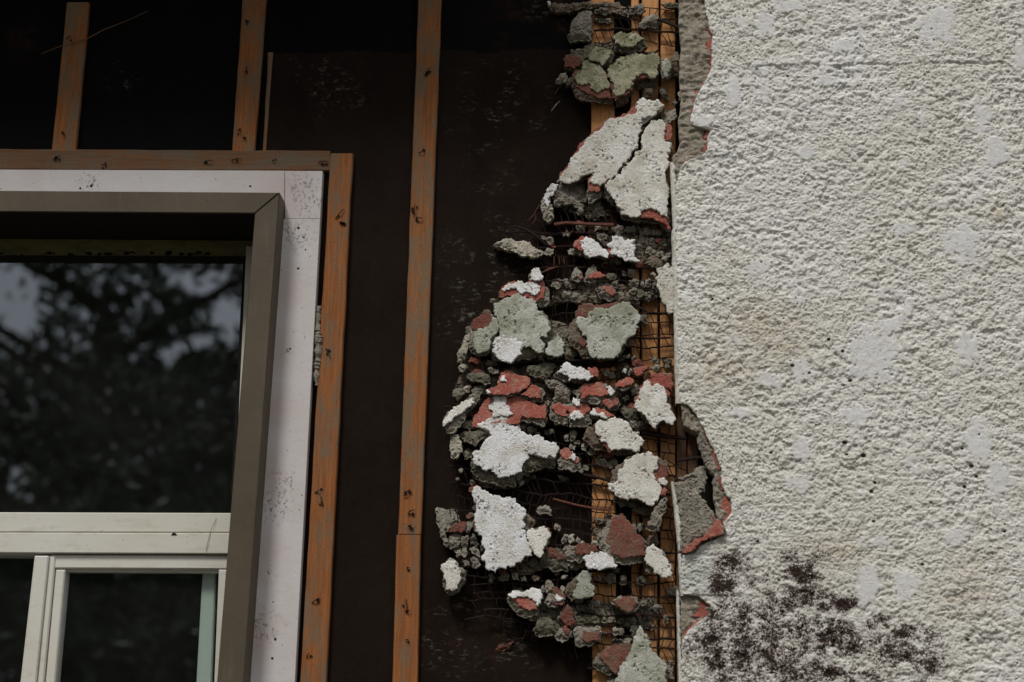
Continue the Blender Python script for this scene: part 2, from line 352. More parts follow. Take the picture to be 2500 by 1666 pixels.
# torn staples, nail heads and scraps left on the strips
def staple(px, py, L, ang, yf, parent, blob=1):
    mb = MB(); c = at(px, py, yf - 0.001); a = math.radians(ang); d = Vector((math.cos(a), 0, math.sin(a))); k = L * 0.00096 / 2
    p = [c - d * k, c - d * k * 0.3 + Vector((0.001, -0.004, 0.001)), c + d * k * 0.5 + Vector((-0.001, -0.005, 0)), c + d * k]
    mb.tube(p, [0.0016, 0.0013, 0.0012, 0.0006], 5)
    for q in range(blob):
        e = c + Vector((random.uniform(-.008, .008), -0.0008, random.uniform(-.008, .008))); s = random.uniform(.002, .0045)
        mb.prism([e + Vector((math.cos(t) * s * random.uniform(.6, 1.3), 0, math.sin(t) * s * random.uniform(.5, 1.2))) for t in np.linspace(0, 5.4, 6)], yf + 0.001)
    return mb.build('staple', M['black'], parent)
for (px, py, L, ang, par, bl) in [(830, 522, 34, 50, sE, 1), (836, 545, 14, 10, sE, 4), (802, 862, 26, -60, sE, 2), (786, 1224, 26, 100, sE, 2), (772, 1466, 24, 30, sE, 3), (778, 1200, 14, 20, sE, 2), (752, 1600, 12, 60, sE, 1),
                                  (1045, 175, 28, 70, sF1, 4), (1012, 512, 30, 80, sF1, 4), (1024, 534, 20, 5, sF1, 3), (1030, 372, 16, 20, sF1, 2), (994, 1203, 24, 50, sF1, 3), (1006, 1248, 16, 15, sF1, 2), (1000, 1285, 8, 0, sF1, 3),
                                  (993, 1478, 36, 95, sF2, 1), (996, 1492, 14, 0, sF2, 1), (997, 1387, 8, 0, sF2, 1), (995, 1563, 8, 0, sF2, 1),
                                  (140, 385, 24, 25, sD, 3), (509, 394, 24, 10, sD, 1), (578, 390, 28, 8, sD, 2), (254, 404, 12, 0, sD, 3), (790, 396, 26, 0, sD, 2), (668, 393, 6, 0, sD, 1),
                                  (603, 172, 22, 92, sB, 1), (585, 321, 14, -35, sB, 2), (598, 338, 6, 0, sB, 1), (157, 329, 12, 95, sA, 1), (168, 92, 14, 30, sA, 1), (605, 55, 14, 70, sB, 2)]:
    staple(px, py, L, ang, Y_STRIP - 0.002, par, bl)
# pale dry stem caught behind the leftmost strip
mb = MB(); mb.tube([at(100, 132, -.021), at(150, 112, -.024), at(210, 96, -.024), at(255, 72, -.02), at(300, 55, -.016), at(360, 28, -.01)], [0.0007, 0.001, 0.0013, 0.0012, 0.0009, 0.0005], 4)
o = mb.build('dry_stem', M['strip2']); tag(o, 'thin dry plant stem slanting across the leftmost furring strip near the eave', 'stem')

# ------------------------------------------------------------ unseen eave, added to shade the top of the left wall (just out of the frame)
m, nt, b = new_mat('eave_paint', 0.7); nt.links.new(mix(nt, tex(nt, 30, 4), (0.10, 0.075, 0.055), (0.14, 0.11, 0.08)), b.inputs['Base Color']); M['eave'] = m
eave = empty('shade_eave', (-1.5, -0.3, ZW1)); tag(eave, 'unseen dark brown overhang added to shade the papered wall', 'eave')
XE1 = at(1640, 0, 0).x - 0.42
mb = MB()
for k in range(7): mb.box((XW0 - .3, -0.02 - 0.075 * (k + 1) + .003, ZW1 - .17), (XE1, -0.02 - 0.075 * k, ZW1 - .15))
keep(mb.build('soffit_boards', M['eave']), eave)
mb = MB(); mb.box((XW0 - .3, -0.57, ZW1 - .19), (XE1, -0.548, ZW1 + .02)); keep(mb.build('fascia', M['eave']), eave)
mb = MB(); mb.v += [(XW0 - .3, -0.62, ZW1 + .022), (XE1, -0.62, ZW1 + .022), (XE1, 1.5, ZW1 + 0.9), (XW0 - .3, 1.5, ZW1 + .9), (XW0 - .3, -0.62, ZW1 + .05), (XE1, -0.62, ZW1 + .05), (XE1, 1.5, ZW1 + 0.93), (XW0 - .3, 1.5, ZW1 + .93)]
mb.f += [[0, 3, 2, 1], [4, 5, 6, 7], [0, 1, 5, 4], [1, 2, 6, 5], [2, 3, 7, 6], [3, 0, 4, 7]]; keep(mb.build('roof_deck', M['eave']), eave)

# ============================================================ WINDOW
win = empty('window', (at(200, 900, 0).x, 0, WIN['z0'])); tag(win, 'white framed window with brown casing, mirrored trees in its panes', 'window', kind='thing')
m, nt, b = new_mat('trim_white', 0.55)
sp = blotch(nt, [(*at(px, py, -0.03), r) for px, py, r in [(725, 575, .06), (735, 460, .06), (670, 1235, .06), (690, 1180, .05), (640, 1530, .06), (655, 1400, .03), (215, 448, .04), (760, 500, .05), (700, 860, .02)]])
col = mix(nt, ramp(nt, tex(nt, 6, 5, 0.65), [(0.35, 0.0), (0.7, 1.0)]), (0.50, 0.458, 0.44), (0.55, 0.53, 0.53))
col = mix(nt, math_n(nt, 'MULTIPLY', sp, ramp(nt, tex(nt, 150, 3, 0.7, (1, 1, .8)), [(0.555, 0.0), (0.60, 1.0)])), col, (0.06, 0.045, 0.04))
col = mix(nt, ramp(nt, tex(nt, 110, 2, 0.6, seed=6), [(0.72, 0.0), (0.75, 1.0)]), col, (0.10, 0.075, 0.06))
pk = blotch(nt, [(*at(px, py, -0.03), .09) for px, py in [(670, 700), (655, 850), (645, 1000), (635, 1150), (620, 1350), (600, 1560), (690, 480)]])
col = mix(nt, math_n(nt, 'MULTIPLY', pk, 0.45), col, (0.40, 0.27, 0.25))
nt.links.new(col, b.inputs['Base Color']); bump(nt, b, tex(nt, 60, 4, 0.6), 0.0008); M['trim'] = m
m, nt, b = new_mat('casing_brown', 0.5)
cc = mix(nt, ramp(nt, tex(nt, 5, 4, 0.6), [(0.3, 0.0), (0.7, 1.0)]), (0.064, 0.050, 0.032), (0.092, 0.072, 0.048))
cc = mix(nt, ramp(nt, tex(nt, 26, 6, 0.75, (1, 1, .25), seed=4), [(0.55, 0.0), (0.75, .6)]), cc, (0.13, 0.11, 0.085))
cc = mix(nt, ramp(nt, tex(nt, 150, 2, 0.6, seed=9), [(0.72, 0.0), (0.75, 1.0)]), cc, (0.025, 0.02, 0.015))
nt.links.new(cc, b.inputs['Base Color']); bump(nt, b, tex(nt, 40, 3), 0.0006); M['casing'] = m
m, nt, b = new_mat('vinyl_white', 0.45)
cv = mix(nt, ramp(nt, tex(nt, 4, 5, 0.65, (0.4, 1, 1)), [(0.35, 0.0), (0.7, 1.0)]), (0.535, 0.515, 0.425), (0.60, 0.585, 0.535))
cv = mix(nt, ramp(nt, tex(nt, 130, 2, 0.6, seed=2), [(0.73, 0.0), (0.76, 1.0)]), cv, (0.16, 0.13, 0.09))
cv = mix(nt, ramp(nt, tex(nt, 35, 6, 0.75, (.3, 1, 1), seed=6), [(0.52, 0.0), (0.72, .55)]), cv, (0.38, 0.35, 0.26)); nt.links.new(cv, b.inputs['Base Color']); M['vinyl'] = m
m, nt, b = new_mat('vinyl_mildew', 0.6)
cv = mix(nt, ramp(nt, tex(nt, 30, 4, 0.7, (0.5, 1, 1)), [(0.45, 0.0), (0.6, 1.0)]), (0.20, 0.185, 0.085), (0.13, 0.118, 0.055)); nt.links.new(cv, b.inputs['Base Color']); M['mildew'] = m
M['gasket'] = grainy('gasket', (0.012, 0.011, 0.01), (0.02, 0.018, 0.015), 50)
# glass: clear, reflecting by Fresnel
m = bpy.data.materials.new('window_glass'); m.use_nodes = True; nt = m.node_tree; nt.nodes.clear()
fr0 = nt.nodes.new('ShaderNodeFresnel'); fr0.inputs['IOR'].default_value = 3.4
gb = nt.nodes.new('ShaderNodeNewGeometry'); fr = nt.nodes.new('ShaderNodeMath'); fr.operation = 'MULTIPLY'; iv = nt.nodes.new('ShaderNodeMath'); iv.operation = 'SUBTRACT'; iv.inputs[0].default_value = 1.0
nt.links.new(gb.outputs['Backfacing'], iv.inputs[1]); nt.links.new(fr0.outputs[0], fr.inputs[0]); nt.links.new(iv.outputs[0], fr.inputs[1])
tr = nt.nodes.new('ShaderNodeBsdfTransparent'); tr.inputs[0].default_value = (0.93, 0.95, 0.94, 1)
gl = nt.nodes.new('ShaderNodeBsdfGlossy'); gl.inputs['Roughness'].default_value = 0.0; gl.inputs[0].default_value = (0.88, 0.94, 1.0, 1)
mx = nt.nodes.new('ShaderNodeMixShader'); om = nt.nodes.new('ShaderNodeOutputMaterial')
nt.links.new(fr.outputs[0], mx.inputs[0]); nt.links.new(tr.outputs[0], mx.inputs[1]); nt.links.new(gl.outputs[0], mx.inputs[2]); df = nt.nodes.new('ShaderNodeBsdfDiffuse'); df.inputs[0].default_value = (.5, .5, .47, 1); mx2 = nt.nodes.new('ShaderNodeMixShader')
nt.links.new(ramp(nt, tex(nt, 3, 6, .7), [(0.3, 0.002), (0.75, 0.012)]), mx2.inputs[0]); nt.links.new(mx.outputs[0], mx2.inputs[1]); nt.links.new(df.outputs[0], mx2.inputs[2]); nt.links.new(mx2.outputs[0], om.inputs[0]); M['glass'] = m

Y_TRIM, Y_CAS, Y_SASH = -0.030, -0.105, 0.075
def quadpart(name, pts, yf, yb, mat, parent, cham=0.0015):
    mb = MB(); mb.prism([at(*p, yf) for p in pts], yb, cham); return keep(mb.build(name, mat), parent) if parent.type == 'EMPTY' else mb.build(name, mat, parent)
XLEFT = -900   # photograph pixels left of the frame where the window ends
# flat white trim boards (counter-clockwise from the lower left)
t_head = quadpart('trim_board', [(XLEFT - 60, 500), (694, 505), (694.5, 417), (XLEFT - 60, 411)], Y_TRIM, -0.004, M['trim'], win, .0004)
t_cor = quadpart('trim_board', [(695.3, 533.5), (781.5, 533.5), (787.5, 418), (695.6, 417.4)], Y_TRIM - .0006, -0.004, M['trim'], win, .0004)
t_side = quadpart('trim_board', [(522, 2150), (693, 2150), (781.4, 534.1), (648, 534.1)], Y_TRIM - .0003, -0.004, M['trim'], win, .0004)
t_left = quadpart('trim_board', [(XLEFT - 230, 2150), (XLEFT - 80, 2150), (XLEFT + 30, 561), (XLEFT - 62, 561)], Y_TRIM, -0.004, M['trim'], win, .0004)
for px, py, r in [(196, 460, 3.2), (223, 454, 4.5), (611, 455, 3), (727, 480, 3), (728, 656, 3.4), (708, 852, 3.4), (729, 557, 3.6), (742, 580, 3), (672, 1561, 4), (665, 1608, 4), (695, 1229, 2), (667, 1470, 2.2), (746, 610, 2.4)]:
    par = t_head if py < 475 and px < 694 else (t_cor if py < 533 else t_side)
    c = at(px, py, Y_TRIM - .0004); s = r * .00096; mb = MB()
    mb.prism([c + Vector((math.cos(t) * s * random.uniform(.7, 1.2), 0, math.sin(t) * s * random.uniform(.7, 1.2))) for t in np.linspace(0, 5.6, 8)], c.y + .001); mb.build('nail_hole', M['black'], par)
# brown casing, mitred, standing 7 cm proud
cas_r = quadpart('casing_side', [(490, 2150), (560, 2150), (683, 471), (622, 521.5)], Y_CAS, Y_SASH + .05, M['casing'], win, 0.003)
cas_t = quadpart('casing_head', [(XLEFT + 60, 511), (621.4, 521), (682.4, 470), (XLEFT, 459)], Y_CAS - .0004, Y_SASH + .05, M['casing'], win, 0.003)
cas_l = quadpart('casing_side', [(XLEFT - 110, 2150), (XLEFT - 50, 2150), (XLEFT + 58, 513), (XLEFT - 2, 461)], Y_CAS, Y_SASH + .05, M['casing'], win, 0.003)
# near-black board added below the casing head, to darken its underside
head_dark = quadpart('head_dark_board', [(XLEFT + 58, 515.5), (619, 525), (619, 521.6), (XLEFT + 58, 511.4)], Y_CAS + .006, Y_SASH + .07, M['black'], win, 0)
# sash frames, set back in the opening
VS = M['vinyl']
head = quadpart('frame_head', [(-900, 621), (640, 626), (640, 540), (-900, 540)], Y_SASH + .028, Y_SASH + .08, M['mildew'], win)
g1 = quadpart('gasket', [(-900, 636), (600, 641), (600, 626.5), (-900, 621.5)], Y_SASH + .012, Y_SASH + .05, M['gasket'], win, 0)
fr_r = quadpart('frame_stile', [(566.5, 1352), (640, 1352), (660, 600), (601, 600)], Y_SASH - .006, Y_SASH + .06, VS, win, 0.003)
g2 = quadpart('gasket', [(562, 1253), (567, 1253), (602, 630), (594, 630)], Y_SASH - .001, Y_SASH + .05, M['gasket'], win, 0)
rail_u = quadpart('meeting_rail', [(-900, 1296), (640, 1300.5), (640, 1253), (-900, 1248)], Y_SASH - .010, Y_SASH + .06, VS, win, 0.002)
rail_l = quadpart('meeting_rail', [(-900, 1346), (640, 1352.5), (640, 1302), (-900, 1298)], Y_SASH - .016, Y_SASH + .06, VS, win, 0.002)
pane = quadpart('upper_pane', [(-900, 1258), (575, 1258), (606, 626), (-900, 620)], Y_SASH + .018, Y_SASH + .022, M['glass'], win, 0)
# lower right sliding sash
sash = quadpart('sash_rail', [(116, 1388), (575, 1390), (575, 1356), (124, 1354)], Y_SASH - .006, Y_SASH + .04, VS, win, 0.003)
quadpart('sash_bead', [(150, 1396), (545, 1398), (545, 1390), (156, 1388)], Y_SASH + .006, Y_SASH + .03, VS, sash, 0.002)
st_r = quadpart('sash_stile', [(505, 2100), (600, 2100), (600, 1391), (534, 1391)], Y_SASH - .007, Y_SASH + .04, VS, win, 0.003)
st_l = quadpart('sash_stile', [(70, 2100), (95, 2100), (159, 1391), (136, 1391)], Y_SASH - .005, Y_SASH + .04, VS, win, 0.003)
st_m = quadpart('meeting_stile', [(48, 2100), (66, 2100), (135.5, 1357), (120, 1357)], Y_SASH - .010, Y_SASH + .04, VS, win, 0.003)
st_o = quadpart('outer_stile', [(0, 2100), (44, 2100), (119, 1357), (84, 1357)], Y_SASH - .018, Y_SASH + .04, VS, win, 0.003)
pane2 = quadpart('lower_right_pane', [(80, 2100), (525, 2100), (560, 1380), (140, 1380)], Y_SASH + .018, Y_SASH + .022, M['glass'], win, 0)
pane3 = quadpart('lower_left_pane', [(-900, 2100), (20, 2100), (100, 1350), (-900, 1350)], Y_SASH + .026, Y_SASH + .030, M['glass'], win, 0)
sill = quadpart('sill', [(XLEFT - 300, 2195), (740, 2195), (742, 2151), (XLEFT - 290, 2151)], -0.13, Y_SASH + .06, VS, win, 0.004)
# dirt crumbs on the mildewed head and the rails
for k in range(26):
    px = random.uniform(0, 520); c = at(px, 619 + random.uniform(-3, 3), Y_SASH + .0265); mb = MB(); s = random.uniform(.003, .009)
    mb.prism([c + Vector((math.cos(t) * s * random.uniform(.7, 1.6), 0, math.sin(t) * s * .6 * random.uniform(.6, 1.2))) for t in np.linspace(0, 5.4, 7)], Y_SASH + .03); mb.build('dirt_crumb', M['black'], head)
c = at(425, 1305.5, Y_SASH - .0175); mb = MB(); mb.prism([c + Vector((x * .001, 0, z * .001)) for x, z in [(-7, -1), (7, -1), (4, 3), (-1, 4.5), (-5, 3)]], Y_SASH - .012); mb.build('dirt_crumb', M['black'], rail_l)
mb = MB(); mb.tube([at(503, 1346, Y_SASH - .018), at(508, 1322, Y_SASH - .020), at(516, 1292, Y_SASH - .016), at(528, 1266, Y_SASH - .012)], 0.0006, 4); mb.build('hair_strand', M['oldwood'], rail_l)
# squeezed mortar bead in the gap beside the trim
def bead():
    V, F = [], []; n, k = 46, 10
    for i in range(n + 1):
        t = i / n; c = at(778 - 4 * t - 2 * math.sin(t * 9), 748 + 194 * t, -0.018); r = 0.0085 * (0.45 + 0.75 * math.sin(math.pi * min(1, t * 1.02 + 0.03)) ** 0.5) * (0.95 + 0.16 * math.sin(t * 62 + 5 * math.sin(t * 17)) + .5 * float(perlin(t, 3.3, 14, 60)))
        for j in range(k): a = 2 * math.pi * j / k; V.append((c.x + math.cos(a) * r * random.uniform(.72, 1.28), c.y + math.sin(a) * r, c.z + random.uniform(-.001, .001)))
    for i in range(n):
        for j in range(k): a = i * k + j; b_ = i * k + (j + 1) % k; F.append([a, b_, b_ + k, a + k])
    F.append(list(range(k))[::-1]); F.append([n * k + j for j in range(k)])
    return mesh('sealant_bead', V, F, M['mortar'], smooth=False)
o = bead(); tag(o, 'lumpy grey sealant bead squeezed between white trim and furring strip', 'sealant')

# dim room behind the window
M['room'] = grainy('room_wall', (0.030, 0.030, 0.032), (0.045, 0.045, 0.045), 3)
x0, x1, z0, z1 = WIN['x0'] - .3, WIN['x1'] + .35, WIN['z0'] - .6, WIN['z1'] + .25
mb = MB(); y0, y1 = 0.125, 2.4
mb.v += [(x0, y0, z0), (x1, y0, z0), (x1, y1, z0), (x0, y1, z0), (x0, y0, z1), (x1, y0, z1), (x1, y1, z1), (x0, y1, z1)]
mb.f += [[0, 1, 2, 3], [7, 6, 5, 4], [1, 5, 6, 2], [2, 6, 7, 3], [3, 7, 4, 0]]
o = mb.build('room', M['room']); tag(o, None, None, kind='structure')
# pale green upright strip seen through the lower right pane
m, nt, b = new_mat('pale_upright', 0.9); nt.links.new(mix(nt, tex(nt, 40, 4, 0.6, (3, 1, .3)), (0.66, 0.76, 0.70), (0.74, 0.82, 0.77)), b.inputs['Base Color']); M['upright'] = m
mb = MB(); pa = [at(*p, 0.104) for p in [(455, 2100), (500, 2100), (526, 1396), (494, 1396)]]; mb.prism(pa, 0.122, .003)
o = mb.build('inner_upright', M['upright']); tag(o, 'pale green upright strip just inside the lower right pane', 'upright')

# ============================================================ BROKEN STUCCO: slab builder
def fractal(poly, seg, jag, seed):
    r = random.Random(seed); pts = [Vector(p) for p in poly]
    while True:
        out = []; again = False
        for i in range(len(pts)):
            a, b = pts[i], pts[(i + 1) % len(pts)]; L = (b - a).length; out.append(a)
            if L > seg * 1.6:
                nrm = Vector((-(b - a).y, (b - a).x)); out.append((a + b) / 2 + nrm * r.uniform(-jag, jag) * min(1, .011 / max(L, 1e-6) + .08)); again = True
        pts = out
        if not again: return pts
def inside(P, poly):
    x, y = P[:, 0], P[:, 1]; c = np.zeros(len(P), bool); n = len(poly)
    for i in range(n):
        x1, y1 = poly[i]; x2, y2 = poly[i - 1]
        if y1 == y2: continue
        c ^= ((y1 > y) != (y2 > y)) & (x < (x2 - x1) * (y - y1) / (y2 - y1) + x1)
    return c
def edge_dist(P, poly, direction=False):
    A = np.array(poly); B = np.roll(A, -1, 0); d = np.full(len(P), 1e9); up = np.zeros(len(P))
    for a, b in zip(A, B):
        ab = b - a; L = (ab ** 2).sum() + 1e-12; t = np.clip(((P - a) @ ab) / L, 0, 1); q = a + t[:, None] * ab
        dd = np.hypot(*(P - q).T); k = dd < d
        if direction: up[k] = ((P[:, 1] - q[:, 1]) / np.maximum(dd, 1e-6))[k]      # +1 where the nearest rim lies below
        d = np.minimum(d, dd)
    return (d, up) if direction else d
SEED = [100]
def slab(name, poly, F, thick, rnd, mat, parent=None, s=0.0045, amp=0.0012, freq=130, jag=0.22, seg=None, smooth=False, shrink=0.12, lump=0.0, facet=0.0, under=0.0, calm=False):
    """a broken piece: ragged outline (x, z), front face at y = F(x, z) with relief, rounded rim, sides running back by `thick`"""
    SEED[0] += 1; seed = SEED[0]; seg = seg or s * 0.9
    P = fractal(poly, seg, jag, seed); pl = [(p.x, p.y) for p in P]; A = np.array(pl)
    lo, hi = A.min(0), A.max(0)
    gx, gz = np.meshgrid(np.arange(lo[0], hi[0], s), np.arange(lo[1], hi[1], s * 0.87)); gx = gx + (np.arange(gx.shape[0]) % 2)[:, None] * s / 2
    G = np.stack([gx.ravel(), gz.ravel()], 1) + np.random.default_rng(seed).uniform(-.28 * s, .28 * s, (gx.size, 2))
    if len(G):
        G = G[inside(G, pl)]
        if len(G): G = G[edge_dist(G, pl) > 0.45 * s]
    co = [Vector(p) for p in pl] + [Vector(p) for p in G]
    v2, _, fs, *_ = delaunay_2d_cdt(co, [], [list(range(len(pl)))], 1, 1e-6)
    if not fs: return None
    V = np.array([(p.x, p.y) for p in v2]); d, up = edge_dist(V, pl, True)
    n1 = perlin(V[:, 0], V[:, 1], freq, seed % 40); n2 = perlin(V[:, 0], V[:, 1], freq * 2.3, seed % 40 + 1); n3 = perlin(V[:, 0], V[:, 1], 30, seed % 40 + 2)
    n4 = np.random.default_rng(seed + 9).uniform(-1, 1, len(V))
    if calm: amp = amp * (.25 + 1.7 * sstep(-.12, .28, perlin(V[:, 0], V[:, 1], 24, seed % 40 + 3)))      # smooth trowelled areas among rough ones
    if calm: y = F(V[:, 0], V[:, 1]) - amp * (n1 * .9 + n2 * 1.1 + n4 * .6) + amp * 4.2 * sstep(.25, .42, n1) * (n2 > -.2)       # fine sand with pits
    else: y = F(V[:, 0], V[:, 1]) - amp * (np.abs(n1) * 2.2 - .5 + n2 * 1.3 + n4 * .55) - lump * n3 * 2
    if facet:                                                       # a few broken planes meeting in edges
        rf = np.random.default_rng(seed + 77); ext = np.ptp(V, 0); c0 = V.mean(0); pls = []
        for _ in range(5):
            o_ = c0 + rf.uniform(-.3, .3, 2) * ext; sl = rf.uniform(-1, 1, 2) * facet; pls.append((V - o_) @ sl)
        y = y + np.clip(np.max(pls, 0), -.02, .03)
    rr = rnd * (1 + under * np.clip(up, 0, 1)); t = np.clip(1 - d / rr, 0, 1)
    y = y + rr * (t * .75 if under else (1 - np.sqrt(np.maximum(0, 1 - t * t))) * 0.8)
    cen = V.mean(0); nv = len(V)
    verts = [(V[i, 0], y[i], V[i, 1]) for i in range(nv)]; faces = [list(f) for f in fs]
    # orient to face the camera (-y)
    for f in faces:
        a, b, c = (V[k] for k in f[:3])
        if (b[0] - a[0]) * (c[1] - a[1]) - (b[1] - a[1]) * (c[0] - a[0]) < 0: f.reverse()
    cnt = {}
    for f in faces:
        for i in range(3):
            e = (f[i], f[(i + 1) % 3]); k = (min(e), max(e)); cnt.setdefault(k, []).append(e)
    be = [v[0] for v in cnt.values() if len(v) == 1]; ring = {}
    r = random.Random(seed)
    for a, b in be:
        for k in (a, b):
            if k not in ring:
                p = V[k] + (cen - V[k]) * min(.45, shrink * r.uniform(.4, 1.4) * .05 / max(.02, np.hypot(*(cen - V[k]))))
                mid = V[k] - (cen - V[k]) / max(1e-4, np.hypot(*(cen - V[k]))) * r.uniform(-.0015, .0018)
                ring[k] = (len(verts), len(verts) + 1)
                verts.append((mid[0], y[k] + thick * r.uniform(.4, .6), mid[1])); verts.append((p[0], y[k] + thick * r.uniform(.92, 1.08), p[1]))
    ci = len(verts); verts.append((cen[0], float(np.mean(y)) + thick, cen[1]))
    for a, b in be:
        (a1, a2), (b1, b2) = ring[a], ring[b]
        faces += [[b, a, a1, b1], [b1, a1, a2, b2], [b2, a2, ci]]
    me = bpy.data.meshes.new(name); me.from_pydata(verts, [], faces); me.update()
    return link(name, me, mat, parent, smooth)
def plane_of(pp, y0, tilt):
    ctr = at(sum(p[0] for p in pp) / len(pp), sum(p[1] for p in pp) / len(pp), y0)
    return lambda x, z: y0 + tilt[0] * (x - ctr.x) + tilt[1] * (z - ctr.z)
def xz(pp, y): return [(q.x, q.z) for q in (at(a, b, y) for a, b in pp)]
tr_ = random.Random(21)

def fragment(label, c, base, layers=(), y=Y_FRAG, th=0.026, mat='mortar', tilt=None, group='fragments of broken stucco hanging in the wire lath', rnd=0.0035, lump=0.0010, amp=0.0017):
    """top-level piece of broken stucco: the mortar body, and its paint and finish coats as parts"""
    pp = px_poly(c, base); tl = tilt or (tr_.uniform(-.16, .16), tr_.uniform(-.10, .22)); y = y + tr_.uniform(-.0025, .0025)
    F = plane_of(pp, y, tl)
    o = slab('stucco_fragment', xz(pp, y), F, th, rnd, M[mat], s=0.0042, amp=amp, lump=lump, jag=.30, under=3.4, facet=(.12 if layers else .34))
    tag(o, label, 'stucco fragment', group)
    off = 0.0
    for k, (kind, cc, pts) in enumerate(layers):
        q = px_poly(cc, pts)
        if kind.startswith('red'): off = 0.0022 + .0003 * k; a = dict(thick=0.010, rnd=0.0006, amp=0.0009, jag=.30, s=.0042); nm = 'red_paint'
        else: off = 0.0055 + .0012 * k; a = dict(thick=0.008, rnd=0.0006, amp=0.0011, jag=.34, s=.0027, smooth=True, calm=True); nm = 'finish_coat'
        slab(nm, xz(q, y - off), (lambda x, z, F=F, off=off: F(x, z) - off), mat=M[kind], parent=o, **a)
    return o
lath = empty('wire_lath', at(1400, 1500, Y_LATH)); tag(lath, 'rusty wire lath with crumbs of mortar, torn open between papered wall and stucco', 'wire mesh')
def crumb(c, pts, mat='mortar', y=-0.040, th=0.016):
    pp = px_poly(c, pts); y += tr_.uniform(-.003, .003)
    o = slab('mortar_crumb', xz(pp, y), plane_of(pp, y, (tr_.uniform(-.3, .3), tr_.uniform(-.1, .4))), th, 0.0035, M[mat], s=.005, amp=.0018, jag=.30, seg=.0048, under=2.4, facet=.5)
    return keep(o, lath)

# ------------------------------------------------------------ the large fragments (outlines in photograph crops, see CR)
fragment('long dark brown mortar lump at the top edge of the torn gap', 1, [(200, -40), (205, 60), (350, 85), (700, 75), (960, 85), (1150, 180), (1230, 190), (1200, 60), (1120, 0), (1100, -60)], mat='mortar_brown', tilt=(0, .3))
fragment('grey squared block hanging above the mossy slabs, nearest the top left', 1, [(450, 390), (480, 495), (745, 480), (760, 300), (745, 120), (690, 95), (590, 110), (510, 200)], mat='mortar', tilt=(-.3, .1))
fragment('green mossy boulder shaped fragment on top of the mossy slabs', 1, [(1030, 500), (1090, 395), (1190, 420), (1350, 430), (1440, 490), (1475, 580), (1400, 640), (1150, 670), (1050, 650)], [('moss', 1, [(1040, 500), (1090, 400), (1190, 422), (1350, 432), (1430, 490), (1330, 560), (1270, 610), (1120, 590), (1050, 560)])], mat='mortar_green', y=-.060, tilt=(0, .2))
fragment('dull green fragment wedged above the left mossy slab', 1, [(650, 740), (760, 620), (900, 600), (1010, 620), (1045, 690), (1000, 830), (860, 850), (740, 790)], [('moss', 1, [(700, 720), (770, 630), (900, 605), (1000, 640), (960, 760), (880, 840), (760, 780)])], mat='mortar_green', y=-.056)
fragment('red brown rounded lump left of the mossy slabs', 1, [(385, 740), (430, 690), (540, 680), (640, 740), (640, 860), (520, 890), (400, 850)], [('red_dark', 1, [(395, 750), (440, 705), (540, 710), (620, 760), (610, 850), (510, 870), (410, 840)])], mat='mortar_brown', tilt=(-.2, 0))
fragment('left half of the cracked mossy green slab', 1, [(510, 960), (520, 880), (640, 800), (760, 790), (930, 860), (990, 1100), (1022, 1300), (900, 1300), (700, 1290), (540, 1230), (505, 1120)], [('red_dark', 1, [(500, 960), (600, 890), (900, 870), (985, 1120), (1000, 1250), (860, 1260), (700, 1200), (580, 1120)]), ('moss', 1, [(535, 990), (620, 900), (650, 770), (740, 770), (900, 860), (945, 960), (980, 1120), (900, 1150), (830, 1200), (740, 1140), (740, 1060), (640, 1090), (560, 1050)])], mat='mortar_brown', y=-.052, tilt=(.05, .08))
fragment('right half of the cracked mossy green slab with black stain', 1, [(950, 870), (1100, 700), (1270, 660), (1400, 680), (1580, 680), (1630, 760), (1610, 930), (1520, 1020), (1440, 950), (1330, 1000), (1290, 1100), (1200, 1230), (1220, 1280), (1060, 1330), (1020, 1150)], [('red_dark', 1, [(1010, 1000), (1500, 900), (1500, 980), (1330, 1010), (1280, 1110), (1200, 1220), (1060, 1300)]), ('moss', 1, [(955, 880), (1100, 700), (1270, 665), (1380, 680), (1580, 680), (1625, 760), (1600, 920), (1530, 1010), (1450, 930), (1310, 980), (1290, 1080), (1180, 1180), (1100, 1230), (1060, 1250), (1005, 1030)])], mat='mortar_brown', y=-.054, tilt=(-.05, .08))
fragment('brownish fragment leaning on the corner beside the mossy slab', 1, [(1760, 740), (1850, 640), (1880, 700), (1875, 930), (1760, 960)], mat='mortar_brown', y=-.056)
fragment('small pale speckled fragment between mossy slab and corner', 1, [(1635, 770), (1720, 740), (1765, 800), (1750, 970), (1650, 1010)], [('greygreen', 1, [(1640, 775), (1715, 745), (1760, 805), (1745, 965), (1655, 1005)])], y=-.060)
